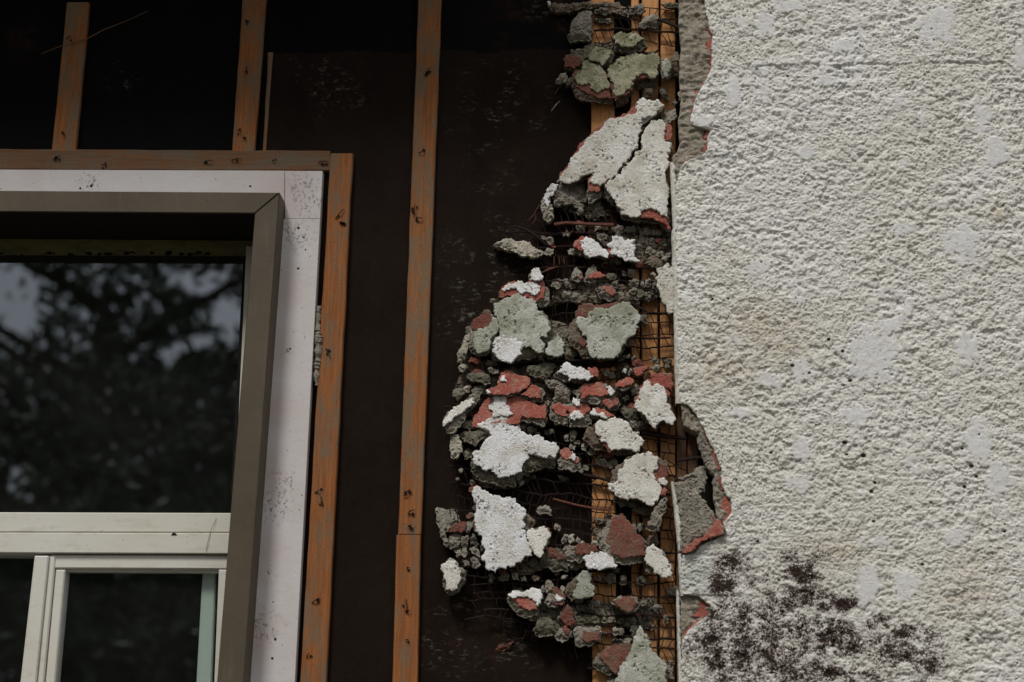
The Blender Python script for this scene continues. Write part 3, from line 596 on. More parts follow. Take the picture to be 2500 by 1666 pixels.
# the big cream slab, cracked in two
fragment('large cream stucco slab, upper left half above the diagonal crack', 2, [(310, 1200), (385, 1020), (470, 890), (510, 810), (545, 770), (640, 640), (740, 545), (880, 410), (980, 330), (1100, 320), (1200, 285), (1310, 180), (1340, 120), (1400, 85), (1500, 110), (1630, 125), (1690, 200), (1560, 335), (1405, 350), (1400, 440), (1410, 520), (1350, 600), (1335, 690), (1355, 740), (1265, 800), (1235, 880), (1115, 1000), (1085, 1080), (945, 1160), (885, 1240), (830, 1310), (720, 1310), (700, 1180), (790, 1040), (640, 1100), (540, 1180), (430, 1200)],
         [('red', 2, [(325, 1150), (388, 1028), (484, 890), (516, 820), (555, 776), (645, 645), (755, 545), (890, 415), (1000, 338), (1105, 330), (1210, 292), (1320, 188), (1360, 300), (1350, 520), (1250, 860), (1100, 1060), (850, 1300), (715, 1285), (705, 1190), (790, 1050), (600, 1100), (430, 1170)]),
          ('cream', 2, [(303, 1165), (390, 1030), (485, 900), (520, 830), (575, 790), (665, 650), (770, 560), (910, 430), (1010, 350), (1110, 350), (1225, 302), (1340, 285), (1330, 195), (1360, 135), (1400, 92), (1500, 120), (1620, 130), (1680, 200), (1560, 330), (1400, 350), (1395, 440), (1405, 520), (1345, 600), (1332, 690), (1352, 740), (1262, 800), (1232, 880), (1112, 1000), (1082, 1080), (945, 1155), (860, 1235), (720, 1180), (790, 1045), (640, 1095), (540, 1165), (430, 1185)])], y=-.056, th=.03, tilt=(-.06, .05))
fragment('large cream stucco slab, lower right half below the diagonal crack', 2, [(1425, 530), (1480, 430), (1520, 370), (1660, 360), (1770, 430), (1770, 620), (1780, 680), (1760, 790), (1720, 800), (1725, 900), (1700, 1080), (1740, 1250), (1730, 1420), (1760, 1660), (1760, 1790), (1650, 1700), (1560, 1665), (1390, 1650), (1297, 1640), (1127, 1610), (1090, 1510), (960, 1400), (890, 1330), (930, 1230), (1010, 1150), (1120, 1080), (1150, 1000), (1275, 880), (1300, 800), (1395, 740), (1385, 620)],
         [('red', 2, [(1600, 380), (1770, 435), (1765, 610), (1690, 650), (1600, 600)]), ('red', 2, [(1400, 1500), (1540, 1500), (1640, 1590), (1740, 1630), (1760, 1785), (1720, 1770), (1650, 1695), (1560, 1655), (1395, 1640)]),
          ('cream', 2, [(1425, 530), (1480, 430), (1520, 370), (1660, 362), (1685, 500), (1680, 640), (1775, 680), (1758, 788), (1715, 800), (1722, 900), (1697, 1080), (1737, 1250), (1727, 1420), (1717, 1600), (1740, 1645), (1640, 1605), (1540, 1530), (1420, 1530), (1390, 1600), (1297, 1630), (1127, 1600), (1110, 1510), (1000, 1370), (915, 1260), (1010, 1155), (1122, 1083), (1152, 1003), (1277, 883), (1302, 803), (1397, 743), (1387, 622)])], y=-.058, th=.03, tilt=(.04, .05))
fragment('crumbly grey mortar lump under the left end of the cream slab', 2, [(300, 1200), (430, 1190), (560, 1160), (690, 1110), (690, 1300), (690, 1400), (560, 1440), (450, 1470), (280, 1490), (240, 1350)], y=-.046, lump=.004, amp=.003, mat='mortar', tilt=(0, .4))
fragment('grey mortar shard with red top hanging below the diagonal crack', 2, [(700, 1190), (830, 1300), (900, 1260), (880, 1330), (760, 1440), (710, 1440), (690, 1300)], [('red', 2, [(706, 1185), (760, 1170), (860, 1235), (830, 1300), (735, 1270)])], y=-.058)
fragment('white chip on a brown stub at the far left end of the cream slab', 3, [(630, 250), (650, 160), (700, 60), (770, 0), (850, 10), (800, 90), (730, 200), (790, 310), (790, 440), (700, 470), (650, 400)], [('white', 3, [(670, 120), (735, 25), (790, -5), (855, 15), (795, 105), (722, 185), (742, 280), (700, 305), (680, 210)])], mat='mortar_pale', y=-.054, tilt=(-.3, 0))
fragment('long pale grey mortar finger reaching left over the paper', 3, [(0, 740), (60, 690), (160, 655), (220, 660), (290, 710), (420, 690), (480, 700), (520, 770), (640, 820), (650, 870), (560, 920), (430, 930), (300, 880), (200, 830), (120, 780)], mat='mortar_pale', y=-.050, lump=.003, amp=.0025, tilt=(0, .5))
fragment('white flake with red rim, left of the white star shaped flake', 3, [(1030, 820), (1050, 740), (1120, 670), (1220, 670), (1330, 710), (1500, 880), (1490, 935), (1300, 910), (1190, 920), (1120, 900), (1050, 870)], [('red', 3, [(1040, 780), (1055, 735), (1125, 668), (1220, 670), (1300, 760), (1200, 850), (1080, 800)]), ('white', 3, [(1130, 740), (1220, 660), (1320, 700), (1390, 800), (1510, 880), (1490, 940), (1370, 920), (1230, 925), (1190, 900), (1180, 840)])], tilt=(0, .15))
fragment('white star shaped flake under the big cream slab', 3, [(1500, 800), (1560, 700), (1700, 700), (1820, 730), (1810, 860), (1840, 940), (1700, 950), (1540, 890)], [('red', 3, [(1490, 800), (1540, 790), (1560, 930), (1510, 920), (1480, 870)]), ('white', 3, [(1470, 770), (1550, 720), (1540, 650), (1610, 650), (1680, 690), (1840, 710), (1830, 800), (1820, 880), (1890, 970), (1800, 980), (1690, 970), (1620, 930), (1530, 900), (1530, 810)])], tilt=(0, .1))
fragment('grey peaked fragment with bright red face among the mortar keys', 3, [(1170, 1230), (1220, 1080), (1300, 1000), (1340, 1090), (1460, 1160), (1400, 1230), (1230, 1240)], [('red', 3, [(1240, 1150), (1340, 1095), (1460, 1165), (1350, 1195), (1250, 1205)])])
fragment('narrow grey spike standing above the mortar keys', 3, [(1000, 1230), (1020, 1160), (1080, 1040), (1110, 1080), (1175, 1190), (1150, 1230)], [('red', 3, [(1110, 1180), (1140, 1150), (1172, 1200), (1140, 1220)])])
fragment('grey fragment with speckled red face above the right lichen slab', 3, [(1310, 1340), (1430, 1290), (1530, 1300), (1600, 1370), (1590, 1450), (1480, 1490), (1390, 1460)], [('red', 3, [(1400, 1305), (1520, 1297), (1592, 1380), (1530, 1415), (1420, 1350)])], y=-.052)
# C4
fragment('pointed white cap on the red and white fragment', 4, [(820, 190), (840, 90), (890, 55), (930, 90), (965, 190)], [('white', 4, [(822, 190), (842, 88), (890, 50), (932, 90), (960, 185)])], y=-.054)
fragment('red fragment with peeling white crust above the tall lichen slab', 4, [(500, 370), (520, 290), (600, 200), (700, 220), (820, 180), (960, 180), (1012, 260), (1012, 440), (930, 465), (880, 400), (760, 340), (600, 340)], [('red', 4, [(500, 370), (520, 290), (600, 200), (700, 215), (820, 190), (950, 190), (985, 260), (980, 370), (900, 415), (860, 390), (760, 345), (600, 345)]), ('white', 4, [(530, 290), (600, 220), (680, 210), (740, 190), (770, 230), (860, 200), (930, 230), (930, 290), (880, 350), (830, 320), (760, 325), (720, 330), (680, 270), (610, 290), (560, 310)])], y=-.050, tilt=(0, .1))
fragment('tall grey green lichen slab with bright white lower corner', 4, [(450, 430), (600, 345), (700, 325), (880, 395), (900, 500), (970, 520), (1040, 690), (1000, 800), (980, 975), (720, 1010), (640, 1050), (440, 1010), (440, 760), (505, 740), (500, 640)], [('greygreen', 4, [(445, 430), (560, 370), (640, 340), (700, 310), (820, 370), (890, 400), (905, 500), (970, 510), (985, 590), (1050, 690), (1000, 790), (940, 780), (985, 880), (970, 950), (910, 960), (830, 880), (760, 890), (740, 930), (600, 960), (460, 900), (455, 820), (515, 740), (505, 640), (455, 550)]), ('white', 4, [(440, 860), (500, 785), (570, 770), (620, 800), (700, 800), (765, 860), (745, 960), (680, 1010), (640, 1062), (540, 1045), (460, 965)])], y=-.058, th=.034, tilt=(0, .06))
fragment('rounded lichen fragment with brown red top, left of the tall lichen slab', 4, [(210, 640), (300, 550), (400, 530), (450, 560), (495, 650), (485, 740), (430, 900), (350, 970), (250, 960), (205, 930)], [('red_dark', 4, [(215, 645), (310, 545), (400, 530), (445, 565), (430, 680), (280, 720), (230, 690)]), ('greygreen', 4, [(240, 760), (290, 690), (400, 670), (450, 575), (498, 650), (488, 740), (425, 800), (415, 890), (350, 950), (270, 930), (240, 850)])], y=-.054, tilt=(-.15, .05))
fragment('narrow pale spindle fragment at the left rim above the red slab', 4, [(90, 900), (130, 800), (180, 720), (215, 760), (190, 870), (150, 1000), (110, 1050), (60, 1030)], mat='mortar_pale', tilt=(-.2, 0))
fragment('broad lichen slab with brown red corner in front of the bare boards', 4, [(1210, 740), (1230, 660), (1300, 580), (1330, 480), (1400, 420), (1560, 435), (1760, 400), (1850, 420), (1960, 520), (1970, 640), (1870, 800), (1780, 960), (1560, 1025), (1400, 1000), (1250, 880)], [('red_dark', 4, [(1310, 575), (1330, 485), (1390, 418), (1520, 440), (1740, 400), (1760, 430), (1600, 560), (1440, 600)]), ('red_dark', 4, [(1335, 785), (1400, 770), (1450, 860), (1390, 890), (1340, 855)]), ('greygreen', 4, [(1310, 590), (1440, 570), (1500, 480), (1600, 490), (1700, 450), (1790, 410), (1880, 430), (1940, 490), (1980, 590), (1950, 640), (1970, 680), (1920, 760), (1860, 790), (1840, 860), (1780, 900), (1750, 1000), (1640, 1010), (1560, 1020), (1470, 1000), (1440, 940), (1420, 880), (1420, 790), (1370, 780), (1380, 740), (1310, 620)])], y=-.056, th=.034, tilt=(.03, .06), mat='mortar_brown')
fragment('small pointed grey green fragment between the two lichen slabs', 4, [(990, 930), (1010, 830), (1080, 780), (1100, 720), (1190, 850), (1170, 980), (1110, 1000), (1000, 990)], [('greygreen', 4, [(995, 930), (1015, 835), (1082, 785), (1100, 725), (1185, 850), (1165, 970), (1110, 985), (1005, 975)])], y=-.052)
fragment('white ragged flake with red stub above the red row of fragments', 4, [(1075, 1170), (1130, 1130), (1220, 1090), (1450, 1120), (1540, 1140), (1530, 1195), (1400, 1230), (1240, 1240), (1090, 1205)], [('red', 4, [(1430, 1100), (1500, 1090), (1550, 1140), (1545, 1190), (1490, 1205), (1440, 1150)]), ('white', 4, [(1110, 1140), (1170, 1110), (1150, 1080), (1220, 1040), (1290, 1090), (1400, 1120), (1450, 1130), (1490, 1200), (1440, 1240), (1380, 1230), (1240, 1250), (1210, 1180)])], y=-.060, tilt=(0, .1))
fragment('dark green mortar shard lying above the big red slab', 4, [(740, 1150), (820, 1070), (1090, 1035), (1070, 1130), (1000, 1200), (1000, 1260), (870, 1200)], mat='mortar_green', y=-.046)
fragment('dark green wedge at the left rim above the big red slab', 4, [(160, 1160), (210, 1100), (350, 1140), (410, 1200), (420, 1260), (350, 1285), (220, 1240)], mat='mortar_green', y=-.050, tilt=(0, .5))
fragment('pale cracked finish strip beside the corner edge above the bare boards', 4, [(2150, 180), (2175, 60), (2250, 20), (2330, 50), (2330, 520), (2265, 520), (2200, 330)], [('cream', 4, [(2140, 180), (2170, 60), (2250, 15), (2335, 45), (2335, 530), (2260, 525), (2190, 330)])], y=-.072, th=.02, tilt=(0, .02))
# C5
fragment('bright red slab with a crack, its white streak running down', 5, [(500, 300), (620, 230), (650, 110), (710, 88), (900, 148), (935, 190), (935, 225), (825, 325), (700, 345), (560, 340)], [('red', 5, [(505, 295), (620, 230), (650, 110), (710, 88), (900, 148), (932, 190), (932, 225), (822, 318), (700, 343), (560, 330)]), ('white', 5, [(640, 205), (660, 140), (690, 160), (702, 212)]), ('white', 5, [(505, 305), (520, 285), (545, 315), (520, 330)])], y=-.055, tilt=(0, .22))
fragment('small red fragment right of the crack in the big red slab', 5, [(840, 335), (960, 230), (1060, 270), (1062, 385), (960, 400)], [('red', 5, [(842, 333), (960, 232), (1035, 275), (1040, 365), (900, 345)])], y=-.056, tilt=(.1, .15))
fragment('large red slab lower part, half covered by white finish', 5, [(365, 610), (385, 530), (435, 480), (475, 400), (560, 345), (690, 360), (860, 345), (1020, 440), (1105, 400), (1092, 600), (1070, 650), (940, 600), (850, 590), (760, 640), (440, 660), (375, 660)], [('red', 5, [(368, 605), (388, 530), (438, 480), (478, 400), (560, 347), (690, 362), (860, 347), (1020, 440), (1090, 410), (1085, 570), (960, 560), (850, 545), (830, 610), (760, 625), (440, 645), (380, 650)]), ('white', 5, [(515, 430), (580, 370), (565, 330), (650, 248), (702, 280), (702, 380), (690, 420), (770, 520), (720, 545), (600, 560), (560, 550), (558, 480)])], y=-.054, tilt=(-.03, .18))
fragment('wide white slab shaped like a boot below the big red slab', 5, [(345, 1000), (400, 900), (520, 740), (620, 600), (740, 640), (900, 740), (1200, 870), (1175, 1030), (1050, 1035), (860, 1110), (800, 1180), (780, 1230), (600, 1215), (400, 1155), (350, 1070)], [('white', 5, [(420, 640), (460, 600), (600, 550), (700, 540), (750, 640), (830, 660), (890, 710), (960, 740), (1030, 735), (1110, 790), (1190, 820), (1215, 870), (1170, 960), (1110, 930), (1040, 930), (920, 910), (900, 970), (850, 1050), (855, 1090), (780, 1120), (690, 1130), (650, 1145), (560, 1070), (500, 1080), (410, 1020), (365, 960), (370, 900), (450, 860), (480, 790), (560, 720), (500, 670)])], mat='mortar_green', y=-.056, th=.03, tilt=(0, .05))
fragment('pale yellow broken slab tilted on the left rim beside the red slab', 5, [(75, 620), (130, 490), (250, 410), (370, 360), (440, 310), (445, 370), (380, 440), (300, 560), (200, 700), (110, 695)], [('cream', 5, [(78, 600), (130, 488), (255, 408), (380, 362), (388, 415), (300, 490), (170, 600), (90, 650)])], mat='mortar', y=-.060, tilt=(-.2, .25))
fragment('dark green tongue shaped fragment left of the boot shaped white slab', 5, [(240, 700), (280, 668), (420, 658), (560, 690), (560, 740), (460, 760), (400, 830), (280, 780)], mat='mortar_green', y=-.063, tilt=(0, .5))
fragment('pale grey lozenge fragment at the left rim beside the boot shaped slab', 5, [(145, 870), (160, 720), (200, 710), (270, 790), (275, 890), (220, 950), (165, 950)], mat='mortar_pale', y=-.056, tilt=(-.25, 0))
fragment('bare grey triangular fragment right of the big red slab', 5, [(1150, 370), (1180, 260), (1110, 260), (1085, 230), (1110, 180), (1200, 170), (1290, 245), (1330, 300), (1320, 410), (1230, 420)], mat='mortar', y=-.054, lump=.002)
fragment('red fragment with small white drip near the corner boards', 5, [(1345, 300), (1440, 230), (1640, 208), (1765, 280), (1740, 345), (1600, 425), (1440, 395)], [('red', 5, [(1425, 380), (1440, 238), (1640, 213), (1700, 290), (1690, 335), (1600, 352), (1520, 340)]), ('white', 5, [(1670, 250), (1720, 245), (1762, 300), (1720, 352), (1690, 310)])], y=-.057, tilt=(0, .25))
fragment('red topped fragment left of the vertical crack in the red row', 5, [(1115, 530), (1130, 430), (1150, 390), (1300, 425), (1298, 640), (1180, 620)], [('red', 5, [(1140, 470), (1170, 415), (1298, 440), (1294, 535), (1180, 512)])], y=-.055, tilt=(0, .2))
fragment('red topped fragment with white splash right of the crack in the red row', 5, [(1312, 430), (1420, 395), (1500, 398), (1525, 470), (1512, 540), (1530, 625), (1330, 655), (1312, 640)], [('red', 5, [(1314, 440), (1420, 398), (1512, 420), (1502, 500), (1450, 545), (1314, 530)]), ('white', 5, [(1318, 565), (1360, 488), (1420, 508), (1462, 562), (1400, 570), (1360, 592)]), ('white', 5, [(1340, 400), (1355, 350), (1410, 370), (1425, 430), (1390, 440)])], y=-.056, tilt=(0, .2))
fragment('small round red fragment above the white oval slab', 5, [(1605, 435), (1650, 370), (1790, 365), (1795, 450), (1700, 485)], [('red', 5, [(1640, 395), (1670, 372), (1785, 368), (1788, 430), (1700, 472), (1665, 435)])], y=-.058)
fragment('thin red shard pointing right near the corner boards', 5, [(1755, 230), (1890, 158), (1945, 190), (1925, 245), (1870, 280), (1765, 278)], [('red', 5, [(1760, 222), (1890, 160), (1942, 190), (1922, 238), (1770, 262)])], y=-.060, tilt=(0, .25))
fragment('red diamond fragment just below the bare boards', 5, [(1925, 75), (2000, 55), (2095, 60), (2030, 140), (1960, 150)], [('red', 5, [(1930, 72), (2000, 58), (2090, 62), (2028, 132), (1962, 142)])], y=-.056)
fragment('red fragment against the corner edge above the grey white pendant', 5, [(2070, 110), (2220, 115), (2315, 120), (2315, 310), (2200, 300), (2120, 210)], [('red', 5, [(2080, 112), (2220, 118), (2312, 122), (2312, 300), (2200, 240), (2120, 200)])], y=-.054)
fragment('red and white fragment touching the white oval slab from above', 5, [(1520, 490), (1560, 450), (1680, 490), (1760, 540), (1700, 580), (1540, 560)], [('red', 5, [(1550, 465), (1600, 455), (1690, 495), (1755, 540), (1690, 560), (1600, 520)]), ('white', 5, [(1520, 500), (1545, 460), (1580, 505), (1660, 520), (1690, 560), (1590, 540), (1525, 530)])], y=-.057)
fragment('grey white pendant slab hanging by the corner edge, orange rim', 5, [(1950, 390), (2040, 225), (2080, 180), (2200, 225), (2285, 330), (2350, 560), (2170, 670), (2010, 520)], [('red', 5, [(1945, 400), (2000, 290), (2040, 200), (2080, 180), (2200, 225), (2290, 340), (2200, 400)]), ('cream', 5, [(1945, 395), (2005, 292), (2045, 205), (2085, 195), (2115, 245), (2190, 235), (2255, 312), (2300, 450), (2350, 560), (2310, 640), (2220, 590), (2160, 672), (2080, 590), (2040, 530), (1970, 470)])], y=-.070, tilt=(0, .08), mat='mortar_brown')
fragment('white oval slab hanging in front of the bare furring strip', 5, [(1440, 760), (1480, 660), (1560, 625), (1620, 555), (1800, 555), (1920, 650), (2040, 780), (2030, 870), (1930, 915), (1700, 900), (1560, 875)], [('red_dark', 5, [(1540, 640), (1620, 560), (1700, 700), (1760, 880), (1690, 890), (1640, 810)]), ('cream', 5, [(1560, 640), (1600, 580), (1720, 560), (1800, 560), (1880, 590), (1920, 660), (2000, 710), (2045, 780), (2000, 850), (1970, 900), (1890, 870), (1820, 870), (1720, 890), (1690, 830), (1600, 770), (1560, 700)])], mat='mortar_brown', y=-.058, tilt=(0, .08))
fragment('grey lump with red cap and white fleck right of the boot shaped slab', 5, [(1195, 970), (1230, 860), (1290, 843), (1340, 900), (1430, 950), (1442, 1095), (1330, 1075), (1200, 1045)], [('red', 5, [(1228, 868), (1290, 845), (1335, 885), (1400, 950), (1390, 1000), (1310, 960), (1240, 945)]), ('white', 5, [(1312, 955), (1345, 878), (1372, 960), (1362, 985)])], y=-.056, tilt=(0, .2))
# C7
fragment('white mottled slab above the crossing wires, right of the wide bare strip', 7, [(735, 640), (740, 520), (830, 430), (940, 340), (1050, 300), (1280, 285), (1455, 380), (1475, 540), (1455, 720), (1380, 850), (1300, 930), (1160, 920), (1020, 890), (850, 860), (760, 800)], [('red_dark', 7, [(1270, 570), (1340, 490), (1380, 430), (1450, 470), (1465, 560), (1420, 640), (1380, 820), (1320, 700)]), ('cream', 7, [(700, 680), (820, 650), (840, 500), (930, 370), (1080, 285), (1220, 260), (1330, 330), (1350, 470), (1280, 540), (1290, 640), (1370, 700), (1380, 800), (1340, 920), (1300, 940), (1250, 970), (1180, 930), (1110, 900), (960, 900), (880, 870), (790, 830), (710, 740)]), ('cream', 7, [(1340, 640), (1400, 610), (1460, 660), (1440, 705), (1360, 692)])], mat='mortar_brown', y=-.060, tilt=(0, .06))
fragment('tall brown red cone shaped fragment standing in the lower gap', 7, [(590, 1500), (590, 1300), (680, 1170), (780, 1080), (860, 1052), (910, 1078), (1060, 1230), (1085, 1330), (1175, 1400), (1180, 1680), (900, 1720), (700, 1650)], [('red_dark', 7, [(690, 1340), (770, 1110), (860, 1060), (900, 1070), (1040, 1240), (1070, 1330), (1170, 1400), (1172, 1600), (900, 1640), (760, 1580), (680, 1440)])], y=-.054, tilt=(.03, .12))
fragment('grey leaf shaped shard hanging beside the corner edge', 7, [(1175, 1235), (1250, 1100), (1290, 980), (1400, 830), (1460, 860), (1440, 1000), (1390, 1150), (1365, 1285)], [('red', 7, [(1380, 830), (1420, 725), (1462, 760), (1440, 840)])], mat='mortar', y=-.076, th=.014, tilt=(-.2, .05))
fragment('pale tongue of finish hanging below the grey leaf shaped shard', 8, [(1672, 30), (1690, -60), (1740, -90), (1830, -20), (1880, 60), (1912, 140), (1912, 235), (1830, 225), (1750, 190), (1680, 110)], [('cream', 8, [(1670, 30), (1690, -60), (1742, -92), (1832, -20), (1882, 60), (1917, 140), (1917, 247), (1830, 235), (1750, 197), (1680, 112)])], y=-.070, th=.014, tilt=(-.1, .05))
fragment('big bare grey slab with red lower edge fallen against the stucco corner', 7, [(1535, 645), (1820, 630), (1870, 800), (2060, 1070), (2205, 1260), (2180, 1345), (2060, 1370), (1900, 1410), (1720, 1560), (1650, 1570), (1620, 1300), (1575, 900)], [('red', 7, [(2050, 1100), (2130, 1155), (2203, 1262), (2175, 1335), (2060, 1365), (1900, 1415), (1740, 1560), (1655, 1560), (1830, 1385), (2000, 1300)])], mat='mortar', y=-.092, th=.022, tilt=(-.05, .1), amp=.0022)
fragment('small grey wedge resting on top of the fallen grey slab', 7, [(1555, 615), (1700, 560), (1800, 500), (1930, 430), (1965, 560), (1935, 780), (1880, 800), (1815, 635)], mat='mortar', y=-.082, th=.02)
# C6
fragment('biggest bright white flake, shaped like a torso, near the left rim', 6, [(596, 350), (622, 215), (720, 250), (980, 360), (1180, 440), (1290, 540), (1365, 600), (1372, 680), (1285, 790), (1330, 1000), (1300, 1120), (1050, 1190), (900, 1250), (770, 1190), (720, 1100), (745, 980), (720, 870), (615, 770), (600, 640), (630, 480)], [('white', 6, [(610, 200), (650, 188), (720, 240), (830, 290), (900, 310), (980, 350), (1060, 330), (1110, 350), (1170, 420), (1250, 470), (1280, 570), (1240, 610), (1270, 700), (1210, 730), (1280, 790), (1340, 950), (1360, 1080), (1240, 1120), (1210, 1170), (1140, 1190), (1090, 1230), (1040, 1220), (1020, 1260), (900, 1260), (880, 1312), (800, 1280), (760, 1200), (705, 1110), (740, 980), (720, 870), (620, 770), (610, 640), (640, 480), (603, 350)])], mat='mortar_brown', y=-.060, th=.026, tilt=(0, .03))
fragment('smaller mottled white flake joined to the torso shaped flake', 6, [(1290, 790), (1380, 745), (1480, 710), (1540, 720), (1600, 790), (1550, 870), (1510, 990), (1480, 1060), (1420, 1060), (1350, 1010)], [('red_dark', 6, [(1500, 700), (1560, 715), (1605, 785), (1560, 800), (1510, 760)]), ('cream', 6, [(1290, 770), (1380, 740), (1480, 702), (1525, 725), (1560, 765), (1595, 800), (1550, 870), (1510, 990), (1490, 1070), (1440, 1115), (1360, 1010), (1310, 900)])], y=-.057)
fragment('grey trapezoid fragment at the far left rim, narrow end down', 6, [(105, 460), (240, 470), (380, 460), (385, 510), (420, 600), (380, 660), (290, 720), (240, 800), (290, 900), (270, 980), (230, 950), (180, 800), (130, 620)], mat='mortar', y=-.050, tilt=(-.1, .15))
fragment('brown red shard right of the grey trapezoid fragment', 6, [(285, 770), (340, 690), (430, 640), (505, 650), (505, 760), (440, 795), (340, 780)], [('red_dark', 6, [(290, 765), (342, 692), (430, 645), (500, 655), (500, 755), (440, 788), (340, 772)])], y=-.044, mat='mortar_brown')
fragment('pale pitted egg shaped fragment lowest on the left rim', 6, [(210, 1170), (300, 1100), (380, 1140), (410, 1220), (510, 1270), (500, 1390), (440, 1480), (330, 1568), (250, 1540), (215, 1370)], [('cream', 6, [(214, 1175), (300, 1105), (370, 1145), (400, 1230), (470, 1290), (440, 1400), (330, 1540), (255, 1520), (218, 1370)])], mat='mortar', y=-.056, tilt=(-.15, .05))
fragment('dark brown mossy lump right of the torso shaped white flake', 6, [(1450, 1080), (1510, 970), (1620, 980), (1720, 990), (1790, 1090), (1780, 1170), (1800, 1280), (1600, 1270), (1470, 1200)], [('red_dark', 6, [(1520, 990), (1620, 985), (1700, 1040), (1770, 1100), (1690, 1140), (1560, 1090)])], mat='mortar_green', y=-.054)
fragment('red shard between the white starburst flake and the torso flake', 6, [(1750, 980), (1830, 930), (1930, 940), (2150, 935), (2235, 1015), (2100, 1080), (1980, 1160), (1800, 1150)], [('red_dark', 6, [(1890, 980), (1930, 940), (2150, 938), (2232, 1012), (2090, 1050), (1980, 1085), (1905, 1045)])], y=-.050)
fragment('small white starburst flake left of the brown red cone', 8, [(1090, 70), (1110, 20), (1290, 5), (1370, 60), (1385, 140), (1200, 150), (1110, 120)], [('white', 8, [(1072, 60), (1100, 20), (1130, 25), (1150, -20), (1190, 5), (1250, -15), (1300, 0), (1330, 40), (1360, 50), (1402, 120), (1390, 158), (1300, 150), (1250, 165), (1150, 162), (1100, 110)])], y=-.066, tilt=(0, .1))
fragment('dark mortar ledge under the boot shaped white slab', 6, [(580, 80), (640, 30), (980, 80), (1150, 70), (1150, 190), (1000, 220), (700, 160), (600, 120)], mat='mortar_green', y=-.044)
# C8
fragment('pale blue grey flake with brown left side in the lower gap', 8, [(895, 375), (940, 280), (1000, 230), (1060, 180), (1150, 200), (1170, 400), (1000, 450), (950, 460)], [('greygreen', 8, [(990, 445), (1005, 330), (1030, 280), (1000, 240), (1060, 180), (1120, 168), (1160, 200), (1182, 405), (1100, 432), (1030, 442)])], mat='mortar_brown', y=-.054)
fragment('heart shaped fragment, white above red above green, lower left', 8, [(340, 430), (350, 390), (420, 350), (550, 360), (630, 342), (680, 400), (650, 510), (630, 605), (500, 622), (420, 560)], [('red', 8, [(380, 430), (480, 400), (600, 440), (640, 510), (630, 545), (540, 540), (450, 500)]), ('white', 8, [(350, 400), (420, 353), (520, 370), (560, 350), (630, 340), (682, 400), (670, 480), (640, 517), (590, 440), (480, 420), (380, 420)])], mat='mortar_green', y=-.056, tilt=(0, .2))
fragment('grey spike with red stripe right of the heart shaped fragment', 8, [(705, 325), (740, 253), (790, 300), (905, 420), (870, 455), (740, 395)], [('red_dark', 8, [(770, 330), (800, 320), (900, 420), (870, 450), (800, 390)])], y=-.050)
fragment('grey fragment with red and white face under the grey spike', 8, [(695, 475), (730, 400), (800, 388), (900, 420), (895, 490), (800, 525), (740, 525)], [('red_dark', 8, [(795, 485), (850, 440), (892, 455), (865, 505)]), ('white', 8, [(803, 432), (820, 388), (892, 430), (830, 462)])], y=-.056)
fragment('brown red leaf shaped fragment below the pale blue grey flake', 8, [(825, 620), (880, 520), (930, 488), (972, 560), (998, 660), (960, 722), (860, 675)], [('red_dark', 8, [(850, 620), (890, 530), (930, 492), (970, 562), (992, 655), (955, 700), (880, 665)])], y=-.050, mat='mortar_brown')
fragment('mossy lump with white flecks below the heart shaped fragment', 8, [(588, 745), (630, 640), (690, 600), (822, 660), (822, 745), (740, 795), (620, 795)], mat='mortar_green', y=-.054)
fragment('round grey lump with red cheek in the lowest row', 8, [(798, 795), (840, 720), (900, 688), (952, 740), (962, 790), (880, 855), (820, 835)], [('red_dark', 8, [(868, 702), (910, 690), (945, 742), (922, 785), (885, 745)])], y=-.056)
fragment('squared block with dull red face in the lowest row', 8, [(975, 740), (1010, 703), (1222, 698), (1242, 740), (1232, 855), (1120, 900), (1020, 893)], [('red_dark', 8, [(1070, 745), (1220, 735), (1222, 832), (1100, 850), (1066, 800)])], y=-.058, tilt=(0, .1))
fragment('dull red dome shaped fragment in front of the narrow corner boards', 8, [(1335, 472), (1370, 440), (1450, 413), (1560, 418), (1622, 480), (1580, 545), (1500, 585), (1430, 535)], [('red_dark', 8, [(1370, 460), (1450, 420), (1560, 428), (1605, 480), (1560, 535), (1500, 570), (1430, 520)])], y=-.060, tilt=(0, .2))
fragment('big brown red dome at the bottom edge beside the pale cone', 8, [(1165, 1055), (1210, 960), (1340, 880), (1530, 860), (1540, 960), (1470, 1060), (1390, 1180), (1300, 1165), (1200, 1115)], [('red_dark', 8, [(1230, 980), (1345, 888), (1528, 866), (1525, 960), (1450, 1065), (1375, 1160), (1290, 1060)])], mat='mortar_green', y=-.052, tilt=(0, .1))
fragment('tall pale cone shaped slab at the bottom edge by the stucco corner', 8, [(1370, 1260), (1480, 1040), (1530, 920), (1560, 800), (1620, 690), (1690, 790), (1740, 950), (1800, 1000), (1860, 1050), (1870, 1120), (1850, 1330), (1600, 1400), (1360, 1380)], [('greygreen', 8, [(1382, 1230), (1480, 1040), (1532, 920), (1562, 800), (1620, 688), (1692, 790), (1742, 950), (1800, 1000), (1862, 1050), (1872, 1120), (1850, 1310), (1600, 1380), (1365, 1360)])], y=-.066, tilt=(0, .06))
fragment('rusty orange splinter stuck to the paper near the bottom', 8, [(215, 930), (300, 880), (420, 850), (340, 920), (240, 1000)], mat='rustred', y=-.010, th=.007, rnd=.003, group='splinters on the paper')

